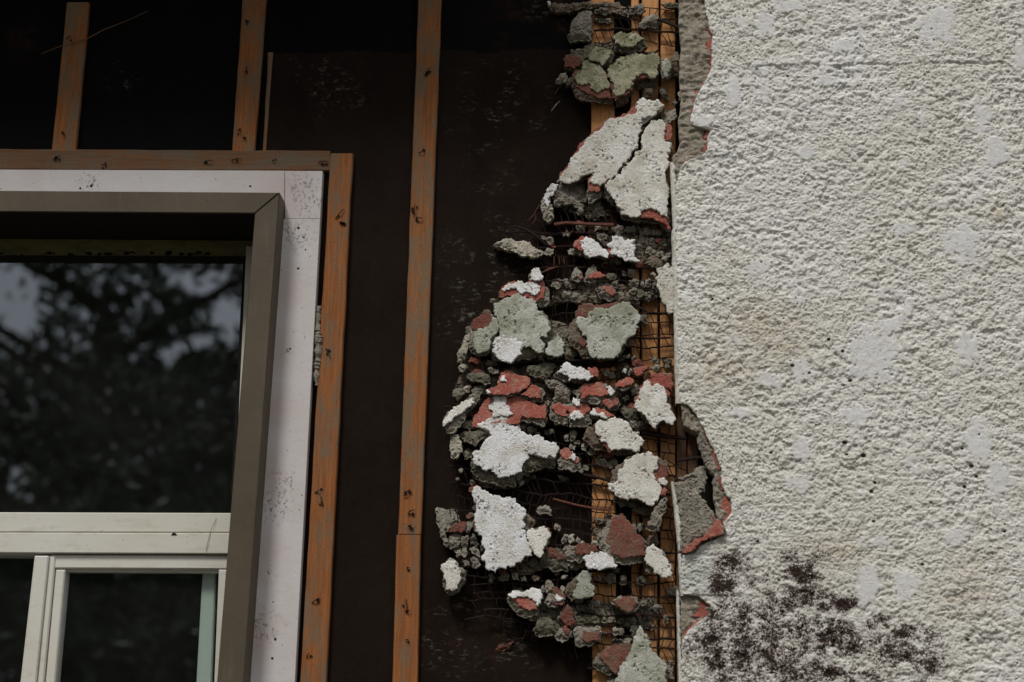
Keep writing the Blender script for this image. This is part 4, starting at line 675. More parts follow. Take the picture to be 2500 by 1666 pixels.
# ------------------------------------------------------------ crumbs of mortar caught in the lath
CRUMBS = [(1, [(1210, 30), (1400, 40), (1445, 120), (1380, 170), (1240, 140)], 'mortar'), (1, [(1380, 260), (1490, 170), (1570, 150), (1640, 200), (1610, 300), (1400, 345), (1365, 330)], 'mortar'), (1, [(920, 580), (1000, 510), (1040, 560), (1010, 630)], 'mortar_brown'),
 (1, [(290, 1030), (340, 950), (430, 900), (450, 970), (420, 1030), (340, 1045)], 'mortar_pale'), (1, [(450, 990), (510, 960), (525, 1040), (440, 1080), (400, 1100)], 'mortar_green'), (1, [(1600, 1100), (1720, 1130), (1752, 1262), (1650, 1200)], 'mortar_green'), (1, [(1420, 1100), (1530, 1090), (1530, 1220), (1430, 1230)], 'mortar_brown'),
 (1, [(1780, 1290), (1820, 1250), (1850, 1300), (1810, 1340)], 'mortar'), (1, [(1640, 30), (1850, 20), (1870, 80), (1700, 90)], 'mortar_green'), (2, [(1680, 200), (1830, 200), (1850, 330), (1760, 420), (1650, 380), (1600, 330)], 'mortar'), (1, [(1850, 1160), (1910, 1130), (1915, 1240), (1860, 1290)], 'mortar_pale'),
 (1, [(190, 10), (215, 0), (225, 45), (200, 60)], 'white'), (1, [(770, 85), (960, 90), (1000, 160), (940, 180), (790, 150)], 'mortar_green'),
 (3, [(1080, 350), (1090, 270), (1160, 300), (1170, 350), (1100, 375)], 'mortar_pale'), (3, [(650, 850), (700, 805), (790, 800), (790, 880), (700, 905)], 'mortar'), (3, [(540, 610), (620, 630), (690, 680), (760, 660), (792, 720), (780, 770), (700, 720)], 'mortar'), (3, [(760, 790), (790, 735), (820, 800)], 'red'),
 (3, [(1340, 600), (1440, 590), (1490, 650), (1470, 700), (1380, 710), (1340, 650)], 'mortar'), (3, [(1310, 600), (1340, 510), (1405, 530), (1390, 570)], 'mortar_pale'), (3, [(1380, 720), (1430, 700), (1500, 740), (1470, 795)], 'mortar_brown'), (3, [(1550, 580), (1600, 500), (1690, 530), (1700, 600), (1640, 635)], 'mortar'), (3, [(1580, 640), (1620, 600), (1650, 640), (1620, 660)], 'mortar'),
 (3, [(720, 1270), (850, 1240), (885, 1290), (850, 1340), (760, 1300)], 'mortar'), (3, [(2020, 1140), (2060, 1100), (2100, 1140), (2080, 1190)], 'mortar'),
 (4, [(1180, 960), (1220, 900), (1270, 930), (1280, 1000), (1200, 1010)], 'mortar_brown'), (4, [(75, 1100), (120, 1060), (180, 1090), (150, 1130), (90, 1130)], 'mortar_pale'), (4, [(1740, 1020), (1800, 960), (1870, 950), (1870, 990), (1790, 1015)], 'mortar'), (4, [(1880, 1000), (1910, 960), (1945, 980), (1900, 1020)], 'mortar'), (4, [(2110, 1040), (2140, 970), (2180, 1020), (2150, 1050)], 'mortar'),
 (4, [(2090, 1100), (2140, 1060), (2190, 1080), (2180, 1130), (2130, 1130)], 'mortar'), (4, [(1580, 1160), (1640, 1100), (1660, 1170), (1610, 1190)], 'mortar'), (4, [(1785, 1140), (1810, 1100), (1845, 1120), (1830, 1160)], 'white'), (4, [(1850, 1150), (1880, 1090), (1900, 1150), (1870, 1190)], 'mortar'), (4, [(380, 1110), (420, 1090), (500, 1130), (520, 1180), (440, 1160)], 'mortar_pale'), (4, [(1960, 640), (1990, 540), (2060, 540), (2050, 640)], 'mortar_green'),
 (4, [(1640, 1160), (1700, 1140), (1720, 1190), (1660, 1210)], 'mortar_brown'), (4, [(280, 1330), (290, 1270), (370, 1290), (380, 1340), (330, 1370)], 'mortar_green'),
 (5, [(175, 280), (200, 250), (270, 260), (290, 330), (230, 390), (180, 350)], 'mortar_green'), (5, [(320, 360), (340, 330), (420, 305), (440, 340), (400, 390), (350, 390)], 'mortar'), (5, [(280, 900), (340, 820), (380, 880), (360, 950), (290, 960)], 'mortar_green'), (5, [(1260, 720), (1310, 710), (1312, 780), (1270, 782)], 'mortar'), (5, [(1320, 680), (1350, 670), (1388, 710), (1370, 760), (1325, 780)], 'mortar'),
 (5, [(1330, 800), (1380, 830), (1370, 872), (1320, 860)], 'mortar'), (5, [(1430, 830), (1470, 780), (1512, 800), (1480, 885), (1440, 870)], 'mortar_pale'), (5, [(820, 640), (850, 590), (905, 620), (890, 680), (850, 690)], 'mortar'), (5, [(800, 650), (815, 610), (840, 650), (820, 680)], 'white'), (5, [(870, 1060), (900, 1010), (930, 1050), (920, 1110), (880, 1120)], 'mortar'), (5, [(1070, 400), (1110, 380), (1135, 400), (1120, 440)], 'mortar_pale'),
 (5, [(1900, 280), (1960, 210), (2005, 250), (1980, 330), (1920, 330)], 'mortar'), (5, [(1830, 360), (1870, 330), (1900, 370), (1860, 400)], 'mortar'), (5, [(1880, 440), (1920, 390), (1960, 430), (1950, 520), (1900, 500)], 'red'), (5, [(1900, 600), (1960, 580), (2010, 640), (1980, 680), (1930, 650)], 'mortar'), (5, [(1800, 470), (1850, 410), (1970, 500), (1980, 600), (1880, 560)], 'mortar_green'), (5, [(1930, 60 + 30), (1960, 70), (1975, 120), (1940, 130)], 'mortar'),
 (5, [(640, 620 + 480), (700, 1090), (760, 1140), (720, 1200), (650, 1180)], 'mortar_green'), (5, [(800, 1170), (850, 1150), (860, 1210), (815, 1230)], 'mortar'), (5, [(980, 700), (1020, 690), (1030, 730), (990, 740)], 'mortar_brown'), (5, [(230, 1060), (260, 1040), (280, 1070), (250, 1090)], 'mortar'), (5, [(210, 1140), (240, 1130), (250, 1160), (220, 1170)], 'mortar_brown'),
 (7, [(600, 370), (660, 330), (702, 400), (700, 470), (640, 440)], 'mortar'), (7, [(710, 340), (800, 360), (822, 430), (760, 490), (704, 470)], 'mortar_green'), (7, [(1020, 1010), (1080, 960), (1180, 950), (1240, 1010), (1230, 1080), (1120, 1060)], 'mortar_brown'), (7, [(1075, 1240), (1110, 1180), (1150, 1190), (1140, 1270), (1100, 1300)], 'mortar'), (7, [(1010, 1200), (1040, 1170), (1060, 1230), (1040, 1260)], 'mortar'), (7, [(490, 1450), (520, 1410), (580, 1430), (570, 1480)], 'mortar_pale'),
 (7, [(730, 880), (770, 840), (900, 880), (1130, 910), (1050, 970), (860, 980)], 'mortar_green'), (7, [(20, 1210), (50, 1180), (90, 1220), (70, 1290), (30, 1260)], 'mortar'),
 (6, [(280, 920), (300, 820), (360, 770), (450, 800), (460, 890), (400, 970), (320, 1000)], 'mortar'), (6, [(450, 830), (530, 810), (540, 870), (520, 950), (450, 950)], 'mortar'), (6, [(550, 850), (590, 790), (640, 840), (620, 920), (560, 930)], 'mortar'), (6, [(350, 1010), (440, 980), (440, 1070), (390, 1100)], 'mortar'), (6, [(460, 970), (510, 960), (530, 1050), (500, 1100), (460, 1080)], 'mortar'), (6, [(540, 970), (620, 950), (690, 1080), (690, 1110), (610, 1060)], 'mortar'), (6, [(560, 1110), (610, 1070), (680, 1110), (680, 1220), (600, 1240)], 'mortar'), (6, [(460, 1130), (530, 1140), (570, 1220), (480, 1210)], 'mortar'),
 (6, [(610, 930), (640, 890), (670, 930), (650, 985)], 'mortar'), (6, [(680, 940), (722, 910), (735, 990), (700, 1025)], 'mortar'), (6, [(510, 790), (510, 640), (560, 560), (607, 510), (600, 640), (560, 765)], 'mortar'), (6, [(1400, 500), (1450, 430), (1510, 420), (1600, 490), (1612, 570), (1500, 540), (1420, 530)], 'mortar'), (6, [(1635, 700), (1650, 660), (1707, 700), (1690, 772), (1650, 750)], 'mortar_pale'), (6, [(1725, 870), (1760, 800), (1812, 800), (1790, 900), (1740, 925)], 'mortar'),
 (6, [(1815, 860), (1845, 800), (1895, 800), (1885, 900), (1840, 925)], 'mortar_pale'), (6, [(1902, 890), (1930, 830), (1972, 870), (1960, 925)], 'mortar'), (6, [(1965, 900), (1992, 880), (2025, 930), (1970, 945)], 'mortar_pale'), (6, [(1270, 560), (1300, 530), (1370, 620), (1360, 700), (1290, 740), (1270, 650)], 'mortar_brown'), (6, [(790, 1320), (850, 1290), (880, 1350), (850, 1420), (800, 1400)], 'mortar_green'), (6, [(900, 1340), (980, 1290), (1060, 1320), (1030, 1400), (930, 1400)], 'mortar_green'), (6, [(1090, 1300), (1180, 1270), (1190, 1390), (1120, 1390)], 'mortar'), (6, [(1200, 1350), (1260, 1330), (1280, 1400), (1210, 1400)], 'mortar'),
 (6, [(1340, 1120), (1420, 1100), (1440, 1190), (1360, 1220), (1270, 1180)], 'mortar_green'), (6, [(1720, 1360), (1760, 1320), (1810, 1340), (1760, 1380)], 'mortar'), (6, [(1800, 1170), (1850, 1150), (1890, 1210), (1850, 1260)], 'mortar'), (6, [(2100, 910), (2130, 880), (2200, 890), (2210, 940), (2130, 940)], 'mortar_pale'),
 (8, [(1350, 770), (1380, 700), (1462, 720), (1452, 782), (1370, 800)], 'mortar'), (8, [(1340, 850), (1380, 815), (1445, 825), (1450, 865), (1350, 872)], 'mortar_green'), (8, [(860, 240), (890, 205), (920, 220), (880, 250)], 'mortar'), (8, [(850, 340), (870, 305), (900, 350), (870, 380)], 'mortar'), (8, [(670, 330), (700, 300), (710, 350), (690, 380)], 'mortar'), (8, [(1610, 460), (1670, 450), (1680, 490), (1630, 510)], 'mortar_green'), (8, [(1870, 1060), (1900, 1000), (1950, 1050), (1950, 1200), (1880, 1210)], 'mortar'),
 (8, [(1870, 340), (1950, 290), (2000, 350), (1990, 410), (1930, 420)], 'mortar'), (8, [(1840, 620), (1870, 580), (1910, 620), (1890, 670), (1850, 660)], 'mortar_green'), (8, [(1300, 1230), (1330, 1180), (1390, 1200), (1380, 1260), (1320, 1270)], 'mortar'), (8, [(1170, 1030), (1190, 990), (1230, 1010), (1210, 1060)], 'mortar_pale'), (8, [(1190, 230), (1220, 205), (1250, 230), (1240, 260), (1205, 260)], 'mortar'), (8, [(1260, 230), (1300, 190), (1370, 200), (1380, 280), (1320, 300)], 'mortar_green'), (8, [(945, 760), (965, 750), (970, 800), (950, 800)], 'white')]
for c, pts, mm in CRUMBS: crumb(c, pts, mm, y=-.044 if mm != 'white' else -.05)
# rows of mortar keys squeezed through the lath
def keys(c, x0, x1, y0, y1, h, wk, mat, prob=0.93):
    x = x0
    while x < x1:
        wd = wk * tr_.uniform(.65, 1.35); t = (x - x0) / (x1 - x0); yc = y0 + (y1 - y0) * t + tr_.uniform(-.08, .08) * h
        if tr_.random() < prob:
            hh = h * tr_.uniform(.75, 1.1) / 2; sl = tr_.uniform(-.15, .15) * wd
            crumb(c, [(x + sl, yc - hh * tr_.uniform(.7, 1)), (x + wd * .5 + sl, yc - hh * 1.1), (x + wd * .93 + sl, yc - hh * tr_.uniform(.6, 1)), (x + wd * .95 - sl, yc + hh * tr_.uniform(.6, 1)), (x + wd * .5 - sl, yc + hh * 1.05), (x + wd * .02 - sl, yc + hh * tr_.uniform(.6, 1))], mat, y=-.037)
        x += wd
keys(3, 1930, 2270, 600, 620, 105, 78, 'mortar'); keys(3, 1860, 2300, 715, 730, 95, 85, 'mortar'); keys(3, 1990, 2305, 870, 890, 120, 85, 'mortar'); keys(3, 1490, 1810, 1120, 1130, 90, 80, 'mortar'); keys(3, 930, 2130, 1265, 1255, 125, 105, 'mortar')
keys(3, 890, 1960, 1420, 1420, 135, 110, 'mortar', .95); keys(3, 1700, 1800, 570, 580, 90, 60, 'mortar'); keys(8, 1030, 1340, 500, 500, 95, 75, 'mortar_green'); keys(8, 1010, 1740, 635, 640, 85, 72, 'mortar_green', .85); keys(1, 1890, 2190, 440, 470, 80, 95, 'mortar')
keys(3, 1560, 1720, 840, 850, 90, 80, 'mortar_brown', .7); keys(3, 1900, 2130, 990, 1000, 60, 70, 'mortar_brown', .75); keys(4, 1990, 2280, 590, 600, 60, 70, 'mortar_brown', .35); keys(5, 1500, 1720, 660, 690, 70, 75, 'mortar_brown', .6)
keys(8, 1240, 1700, 260, 265, 90, 80, 'mortar_green', .45); keys(8, 1200, 1720, 780, 790, 90, 80, 'mortar_brown', .5); keys(7, 520, 740, 420, 470, 120, 100, 'mortar_brown', .4); keys(7, 520, 700, 1040, 1060, 80, 90, 'mortar_brown', .5); keys(1, 780, 1020, 250, 260, 60, 90, 'mortar_green', .5); keys(5, 660, 1100, 660, 690, 60, 80, 'mortar_green', .6); keys(5, 900, 1450, 1120, 1150, 60, 85, 'mortar_green', .4)
# smaller rubble wedged behind and between the larger fragments
HULL = [(1340, 470), (1260, 540), (1290, 600), (1280, 660), (1190, 700), (1150, 780), (1125, 880), (1110, 960), (1095, 1030), (1120, 1130), (1080, 1240), (1110, 1330), (1130, 1420), (1230, 1450), (1300, 1530), (1420, 1570), (1560, 1560), (1625, 1500), (1630, 900), (1630, 540), (1500, 500)]
OPEN = [(1340, 1215, 105, 62), (1600, 790, 48, 95), (1590, 1090, 50, 40), (1475, 1200, 30, 60), (1330, 745, 30, 55), (1180, 1430, 60, 30), (1350, 1090, 60, 25), (1560, 1430, 60, 30), (1180, 1120, 60, 20), (1300, 1395, 60, 14)]
fr_ = random.Random(77); cnt_ = 0
while cnt_ < 150:
    px, py = fr_.uniform(1080, 1640), fr_.uniform(450, 1570)
    if not inside(np.array([[px, py]]), HULL)[0] or any(((px - a) / ra) ** 2 + ((py - b_) / rb) ** 2 < 1 for a, b_, ra, rb in OPEN): continue
    R = fr_.uniform(7, 17); asp = fr_.uniform(.55, .95); a0 = fr_.uniform(0, 6.28); n = fr_.randint(5, 7); pts = []
    for k in range(n):
        a = a0 + 6.283 * (k + fr_.uniform(-.25, .25)) / n; r_ = R * fr_.uniform(.75, 1.2); pts.append((px + math.cos(a) * r_, py + math.sin(a) * r_ * asp))
    pp = pts; mt = fr_.choice(['mortar', 'mortar', 'mortar_brown', 'mortar_brown', 'mortar_green', 'red_dark', 'mortar_pale']); yy = -.034 - fr_.uniform(0, .012)
    o = slab('rubble_piece', xz(pp, yy), plane_of(pp, yy, (fr_.uniform(-.4, .4), fr_.uniform(-.1, .5))), .016, .003, M[mt], s=.0055, amp=.0016, jag=.3, seg=.005, under=2.4, facet=.5)
    keep(o, lath); cnt_ += 1
# ragged beds of mortar that still join the fragments, pressed into the lath behind them
for pts, mt in [([(1350, 680), (1450, 672), (1560, 690), (1640, 690), (1560, 745), (1440, 735), (1340, 745)], 'mortar_brown'), ([(1120, 880), (1250, 890), (1330, 880), (1450, 900), (1560, 888), (1630, 880), (1635, 960), (1560, 1010), (1480, 985), (1400, 1010), (1290, 985), (1200, 1040), (1110, 1000)], 'mortar_brown'),
                ([(1140, 790), (1220, 760), (1310, 770), (1400, 800), (1410, 868), (1260, 862), (1130, 870)], 'mortar_green'), ([(1150, 1120), (1260, 1130), (1310, 1170), (1240, 1182), (1165, 1190)], 'mortar_green'), ([(1085, 1280), (1160, 1330), (1260, 1345), (1360, 1340), (1500, 1350), (1510, 1400), (1400, 1392), (1300, 1402), (1120, 1370)], 'mortar_brown'),
                ([(1250, 1430), (1360, 1440), (1440, 1470), (1600, 1462), (1600, 1530), (1500, 1520), (1400, 1552), (1290, 1510)], 'mortar_green'), ([(1450, 560), (1540, 548), (1640, 560), (1640, 668), (1560, 640), (1470, 650)], 'mortar_brown'), ([(1372, 470), (1450, 482), (1510, 520), (1440, 532), (1368, 510)], 'mortar_green'), ([(1392, 120), (1470, 100), (1610, 120), (1600, 215), (1500, 205), (1420, 240)], 'mortar_green'),
                ([(1460, 1020), (1540, 1010), (1560, 1050), (1470, 1060)], 'mortar_brown'), ([(1440, 1290), (1480, 1250), (1560, 1300), (1590, 1360), (1460, 1370)], 'mortar_brown')]:
    yy = -.0325 - .002 * tr_.random(); keep(slab('mortar_bed', xz(pts, yy), plane_of(pts, yy, (0, .1)), .012, .003, M[mt], s=.0052, amp=.0035, lump=.003, jag=.5, under=1.5, facet=.08), lath)
# ------------------------------------------------------------ wire lath
LEFT = [(0, 1450), (480, 1440), (500, 1340), (560, 1250), (620, 1250), (700, 1330), (740, 1210), (880, 1120), (1000, 1100), (1150, 1110), (1250, 1100), (1400, 1100), (1500, 1170), (1580, 1300), (1600, 1440), (1700, 1440)]
SLO = [(0, .02), (500, .03), (760, .0), (860, -.06), (960, .0), (1080, .10), (1200, .14), (1330, .08), (1450, .02), (1560, .06), (1700, .05)]
ly, lx = zip(*LEFT); sy, sx = zip(*SLO)
rows = [20, 48, 78, 108] + [y + tr_.uniform(-4, 4) for y in np.arange(500, 1650, 26.5)]
XM = MB(); WR = random.Random(5)
def wire_y(yr, px, k): return yr + float(np.interp(yr, sy, sx)) * (px - 1640) + 11 * float(perlin(px * .012, k * .61, 1.0, 9)) + 5 * float(perlin(px * .05, k * 2.1, 1.0, 10))
for k, yr in enumerate(rows):
    x0 = float(np.interp(yr, ly, lx)) + WR.uniform(-18, 18) if yr > 300 else 1450; x1 = 1652 if yr > 300 else 1665
    xs = np.arange(x0, x1, 9.0); thick = 0.0030 if WR.random() < .25 else (0.0020 if WR.random() < .5 else 0.0014)
    dep = lambda px: Y_LATH - .004 + .004 * float(perlin(px * .01, k * .9, 1.0, 11))
    pts = [at(px, wire_y(yr, px, k), dep(px)) for px in xs]
    mb = MB(); mb.tube(pts, [thick * WR.uniform(.8, 1.25) for _ in pts], 5); keep(mb.build('horizontal_wire', M['rust']), lath)
    if k + 1 < len(rows) and rows[k + 1] - yr < 60:
        y2 = rows[k + 1]; mb = XM; px = x0 + WR.uniform(0, 8); sl = WR.choice([-9, -3, 0, 5, 9, 14])
        while px < x1 - 4:
            a = at(px, wire_y(yr, px, k), dep(px)); q = min(px + sl + WR.uniform(-6, 6), x1); b_ = at(q, wire_y(y2, q, k + 1), dep(q))
            if WR.random() < .84: mb.tube([a, a.lerp(b_, .5) + Vector((WR.uniform(-.002, .002), -.002, 0)), b_], 0.0011, 4)
            px += WR.uniform(12, 23)
o = keep(XM.build('cross_wires', M['rust']), lath); o['kind'] = 'stuff'
# loose rusty bars and curled wires
def bar(c, pts, r, mat='rustred', y=-.034, name='bent_wire'):
    mb = MB(); mb.tube([at(*p, y) for p in px_poly(c, pts)], r, 6); return keep(mb.build(name, M[mat]), lath)
bar(3, [(800, 515), (950, 495), (1280, 512), (1560, 520)], 0.0042, 'rustred', -.050, 'rusty_bar')
bar(3, [(215, 560), (290, 535), (430, 575), (560, 650), (640, 720), (700, 775)], [0.0012, .003, .0035, .0035, .003, .0015], 'rust', -.030)
bar(3, [(640, 1130), (740, 1085), (850, 1050)], [.0015, .0035, .0015], 'rustred', -.032)
bar(3, [(470, 460), (530, 400), (560, 350), (620, 250)], .0010, 'rustred', -.036); bar(3, [(560, 360), (568, 440), (525, 500)], .0009, 'rustred', -.034)
for x in (950, 1030, 1100, 1180, 1250): bar(3, [(x, 540), (x + 12, 580), (x - 20, 625)], .0008, 'rustred', -.044)
for x in (870, 960, 1050, 1130, 1220, 1340, 1430, 1510): bar(3, [(x - 30, 340 + (x % 7) * 8), (x + 10, 390), (x + 35, 480)], .0011, 'rust', -.046)
bar(3, [(800, 920), (795, 1040)], .0010, 'rustred', -.04); bar(3, [(860, 920), (865, 1030)], .0008, 'rustred', -.04); bar(3, [(920, 930), (930, 1020)], .0008, 'rustred', -.04)
bar(1, [(240, 1420), (300, 1340), (350, 1290)], [.0008, .0016, .0008], 'mortar_pale', -.02); bar(1, [(280, 1210), (330, 1130), (390, 1080)], [.0007, .0012, .0008], 'rustred', -.02)
bar(1, [(1600, 250), (1720, 290), (1860, 350)], .0045, 'rust', -.058, 'rusty_bar'); bar(7, [(1400, 380), (1480, 400), (1600, 480), (1700, 520)], .0014, 'rust', -.04); bar(7, [(1600, 390), (1750, 365), (1910, 350)], .0042, 'rust', -.05, 'rusty_bar')
bar(7, [(-60, 510), (300, 560), (500, 590), (730, 650)], .0036, 'rust', -.036, 'rusty_bar'); bar(7, [(1150, 40), (1400, 80), (1700, 105)], .0050, 'rust', -.036, 'rusty_bar'); bar(7, [(0, 880), (300, 960), (560, 1010), (760, 1030)], .0026, 'rustred', -.034)
bar(4, [(440, 1085), (800, 1040), (1250, 1030), (1500, 1020), (1900, 1000)], .0030, 'rust', -.036, 'rusty_bar'); bar(4, [(1880, 790), (2080, 800), (2300, 790)], .0026, 'rust', -.034); bar(4, [(1880, 420), (2060, 525), (2260, 540)], .0026, 'rust', -.034)
bar(8, [(-60, 640), (160, 600), (400, 640), (620, 660)], .0018, 'rust', -.026); bar(8, [(330, 660), (330, 840), (500, 820)], .0012, 'rust', -.020); bar(8, [(0, 310), (280, 285), (640, 320), (900, 350)], .0016, 'rust', -.028); bar(8, [(1830, 440), (1930, 410), (1960, 430)], .0022, 'rust', -.05)
# ============================================================ STUCCO WALL (right)
sw = empty('stucco_wall', (0.45, Y_WALL, 0)); tag(sw, 'rough white stucco wall on the right with black mould and chipped edge', 'wall', kind='thing')
EDGE = [(-60, 1718), (0, 1721), (19, 1721), (46, 1727), (73, 1732), (86, 1740), (107, 1738), (134, 1737), (165, 1738), (184, 1729), (201, 1719), (226, 1706), (249, 1696), (272, 1690), (290, 1685), (302, 1686), (309, 1696), (313, 1718), (318, 1735), (339, 1727), (365, 1727), (379, 1715), (386, 1694), (396, 1673), (411, 1660), (434, 1654), (450, 1650), (600, 1651), (800, 1654), (900, 1656), (984, 1659), (989, 1680), (1013, 1700), (1047, 1719), (1066, 1725), (1097, 1742), (1143, 1761), (1177, 1761), (1208, 1772), (1219, 1785), (1250, 1786), (1276, 1766), (1303, 1772), (1319, 1742), (1330, 1711), (1350, 1698), (1356, 1667), (1400, 1661), (1450, 1661), (1455, 1705), (1479, 1734), (1498, 1732), (1521, 1700), (1540, 1681), (1563, 1665), (1666, 1663), (1720, 1664), (3600, 1664)]
py_, px_ = (np.array(a, float) for a in zip(*EDGE))
# fine in the frame, coarser beyond it
def axis(fine0, fine1, step, far0, far1, grow=1.25):
    a = list(np.arange(fine0, fine1, step)); s = step
    while a[-1] < far1: s *= grow; a.append(min(a[-1] + s, far1) if a[-1] + s < far1 else far1)
    s = step; lo = []; v = fine0
    while v > far0: s *= grow; v = max(v - s, far0); lo.append(v)
    return np.array(lo[::-1] + a)
zf0, zf1 = at(2000, 1690, Y_WALL).z, at(2000, -30, Y_WALL).z
zs = axis(zf0, zf1, 0.0018, 0.0, ZW1)
pyz = np.interp(zs, [at(1650, p, Y_WALL).z for p in np.arange(3600, -700, -20)], np.arange(3600, -700, -20).astype(float))
xl = np.array([at(float(np.interp(p, py_, px_)), float(p), Y_WALL).x for p in pyz]) + 0.0022 * perlin(zs, 1.7, 90, 5) + 0.0016 * perlin(zs, 9.7, 220, 6)
xfr = at(2540, 800, Y_WALL).x
us = axis(0.0, xfr, 0.0018, 0.0, 2.6, 1.3)
# each row starts at its own broken edge; the sideways shift dies out over 25 cm
X = us[None, :] + (xl[:, None]) * np.clip(1 - us[None, :] / 0.25, 0, 1); Z = np.repeat(zs[:, None], len(us), 1)
def to_px(X, Z):
    d = np.stack([X - CAM.x, np.full_like(X, Y_WALL - CAM.y), Z - CAM.z], -1) @ np.array(ROT)      # world -> camera axes
    return PW / 2 + FPX * d[..., 0] / -d[..., 2], PH / 2 - FPX * d[..., 1] / -d[..., 2]
PX, PY = to_px(X, Z)
wx = X + 0.006 * perlin(X, Z, 20, 21); wz = Z + 0.006 * perlin(X, Z, 20, 22)
wx = wx * 1.0; wz = wz * 1.05
lowf = .8 * perlin(wx, wz, 26, 31) + .9 * perlin(wx, wz, 52, 1) + .7 * perlin(wx, wz, 100, 2) + .35 * perlin(wx, wz, 200, 23)
tq = lowf * 2.6 + .5; tf = np.floor(tq); terr = (tf + sstep(.36, .60, tq - tf) - .5) / 2.6                # overlapping dabs of plaster with steep rims
fine = .9 * perlin(wx, wz, 150, 3) + 1.0 * perlin(wx, wz, 265, 12)
coarse = sstep(-.35, .35, perlin(X, Z, 7, 33))
H = (2.8 + 2.8 * coarse) * terr * 1.25 + (1.9 - .6 * coarse) * np.tanh(1.5 * fine) + 0.5 * np.random.default_rng(8).uniform(-1, 1, X.shape)
H = H - 3.0 * sstep(.30, .46, perlin(wx, wz * 1.3, 120, 36)) * (.35 + .65 * sstep(-.2, .3, perlin(X, Z, 16, 37)))       # blow holes
# mould clouds along the lower edge
MOLD = [(1790, 1380, 42, 34, 1.0), (1765, 1430, 36, 34, 1.0), (1750, 1560, 70, 70, .62), (1960, 1400, 45, 32, .9), (1930, 1360, 30, 24, .5), (1970, 1455, 60, 30, .8), (2060, 1475, 45, 22, .9), (2010, 1480, 20, 14, .9), (1745, 1610, 36, 42, .95), (1760, 1660, 30, 30, .6), (1870, 1580, 220, 115, .52), (2100, 1665, 200, 50, .34), (1800, 1500, 90, 40, .5), (2030, 1560, 60, 50, .8), (2085, 1580, 24, 26, 1.0), (2050, 1545, 26, 34, .9), (2030, 1645, 22, 22, 1.1), (1930, 1640, 120, 50, .5), (2200, 1580, 110, 60, .5), (2200, 1560, 40, 40, .7), (2215, 1600, 30, 26, .75), (2140, 1520, 40, 24, .55), (2270, 1625, 50, 26, .65), (2260, 1570, 60, 40, .4), (1735, 1490, 40, 22, .7), (1900, 1480, 120, 40, .45), (2000, 1350, 60, 22, .3), (1850, 1420, 60, 30, .35), (2400, 1560, 80, 40, .16), (2360, 1480, 70, 60, .16)]
mold = np.zeros_like(X)
for a, b_, ra, rb, s_ in MOLD: mold = np.maximum(mold, (s_ if s_ < .6 else .52 + .6 * (s_ - .52)) * np.exp(-(((PX - a) / ra) ** 2 + ((PY - b_) / rb) ** 2)))
low = 0.9 * perlin(X, Z, 9, 7) + 0.8 * perlin(X, Z * .8, 21, 8) + 0.35 * perlin(X, Z, 60, 9)
low = low * .86 - 1.2 * mold
PAT = [(1790, 225, 26, 44), (2290, 60, 55, 55), (2350, 590, 55, 60), (2200, 560, 30, 22), (2130, 870, 75, 80), (2180, 790, 35, 25), (2090, 1010, 40, 30), (2330, 1310, 28, 26), (2120, 1430, 32, 60), (2210, 1430, 30, 45), (2385, 1080, 40, 60), (1870, 60, 28, 35), (1920, 15, 45, 18), (2060, 115, 30, 18), (2430, 370, 35, 50), (1965, 375, 28, 16), (2020, 200, 40, 12), (1720, 295, 26, 14), (2440, 1170, 40, 50), (2360, 850, 30, 40), (1850, 650, 40, 16), (1880, 930, 34, 22), (1810, 1010, 30, 16), (1960, 1100, 28, 34), (2150, 1325, 24, 16), (1950, 1180, 30, 25)]
for (a, b_, ra, rb) in PAT: low = np.maximum(low, 0.95 - 0.62 * np.sqrt(((PX - a) / ra) ** 2 + ((PY - b_) / rb) ** 2) + 0.42 * perlin(X, Z, 45, 13) + 0.25 * perlin(X, Z, 110, 14))
patch = sstep(0.30, 0.56, low + .14 * perlin(X, Z, 140, 28) + .10 * perlin(X, Z, 60, 29))
plate = 2.0 + 0.9 * perlin(X, Z, 50, 15) + 0.55 * perlin(X, Z, 210, 16)
H = np.where(H > plate, plate + (H - plate) * .45, H) * (1 - .88 * patch) + plate * .88 * patch + 0.9 * perlin(X, Z, 6, 17)
# old horizontal lift joint: the coat above laps over with a ragged lip
jl = 160 - 12 * (PX - 1820) / 680 + 16 * perlin(X, 0 * Z + .3, 9, 18) + 6 * perlin(X, 0 * Z + .9, 35, 19)
jm = sstep(1800, 1830, PX) * (1 - sstep(2420, 2500, PX)); H = H + jm * (2.2 * sstep(6, -2, PY - jl) * np.exp(-np.maximum(0, jl - PY) / 40.) - 3.4 * sstep(-.35, .2, perlin(X, 0 * Z, 17, 38)) * np.exp(-((PY - jl - 3) / 3.2) ** 2))
# small pits and dirt holes
pit = np.zeros_like(H); pr = np.random.default_rng(4)
PITS = [(1739, 730, 4), (1778, 729, 4), (2023, 829, 5), (2057, 858, 5), (1934, 893, 6), (1976, 911, 4), (2076, 929, 6), (2062, 1081, 7), (2108, 1112, 7), (2067, 1110, 4), (2372, 1138, 6), (2384, 1163, 5), (2355, 1188, 5), (2127, 1200, 6), (2136, 1179, 5), (2133, 1273, 5), (1850, 1322, 4), (2252, 1378, 5), (2362, 1562, 6), (1883, 1106, 4), (2349, 1095, 5), (2453, 1298, 4), (1902, 1416, 4)] + [(pr.uniform(1670, 2500), pr.uniform(0, 1660), pr.uniform(1.0, 1.0 + 2.2 * pr.random() ** 3)) for _ in range(1500)]
for a, b_, r in PITS:
    near = (np.abs(PY - b_) < 5 * r) & (np.abs(PX - a) < 5 * r)
    if near.any(): pit[near] = np.maximum(pit[near], np.exp(-(((PX[near] - a) / r) ** 2 + ((PY[near] - b_) / (r * .8)) ** 2)))
H = H - 2.2 * pit
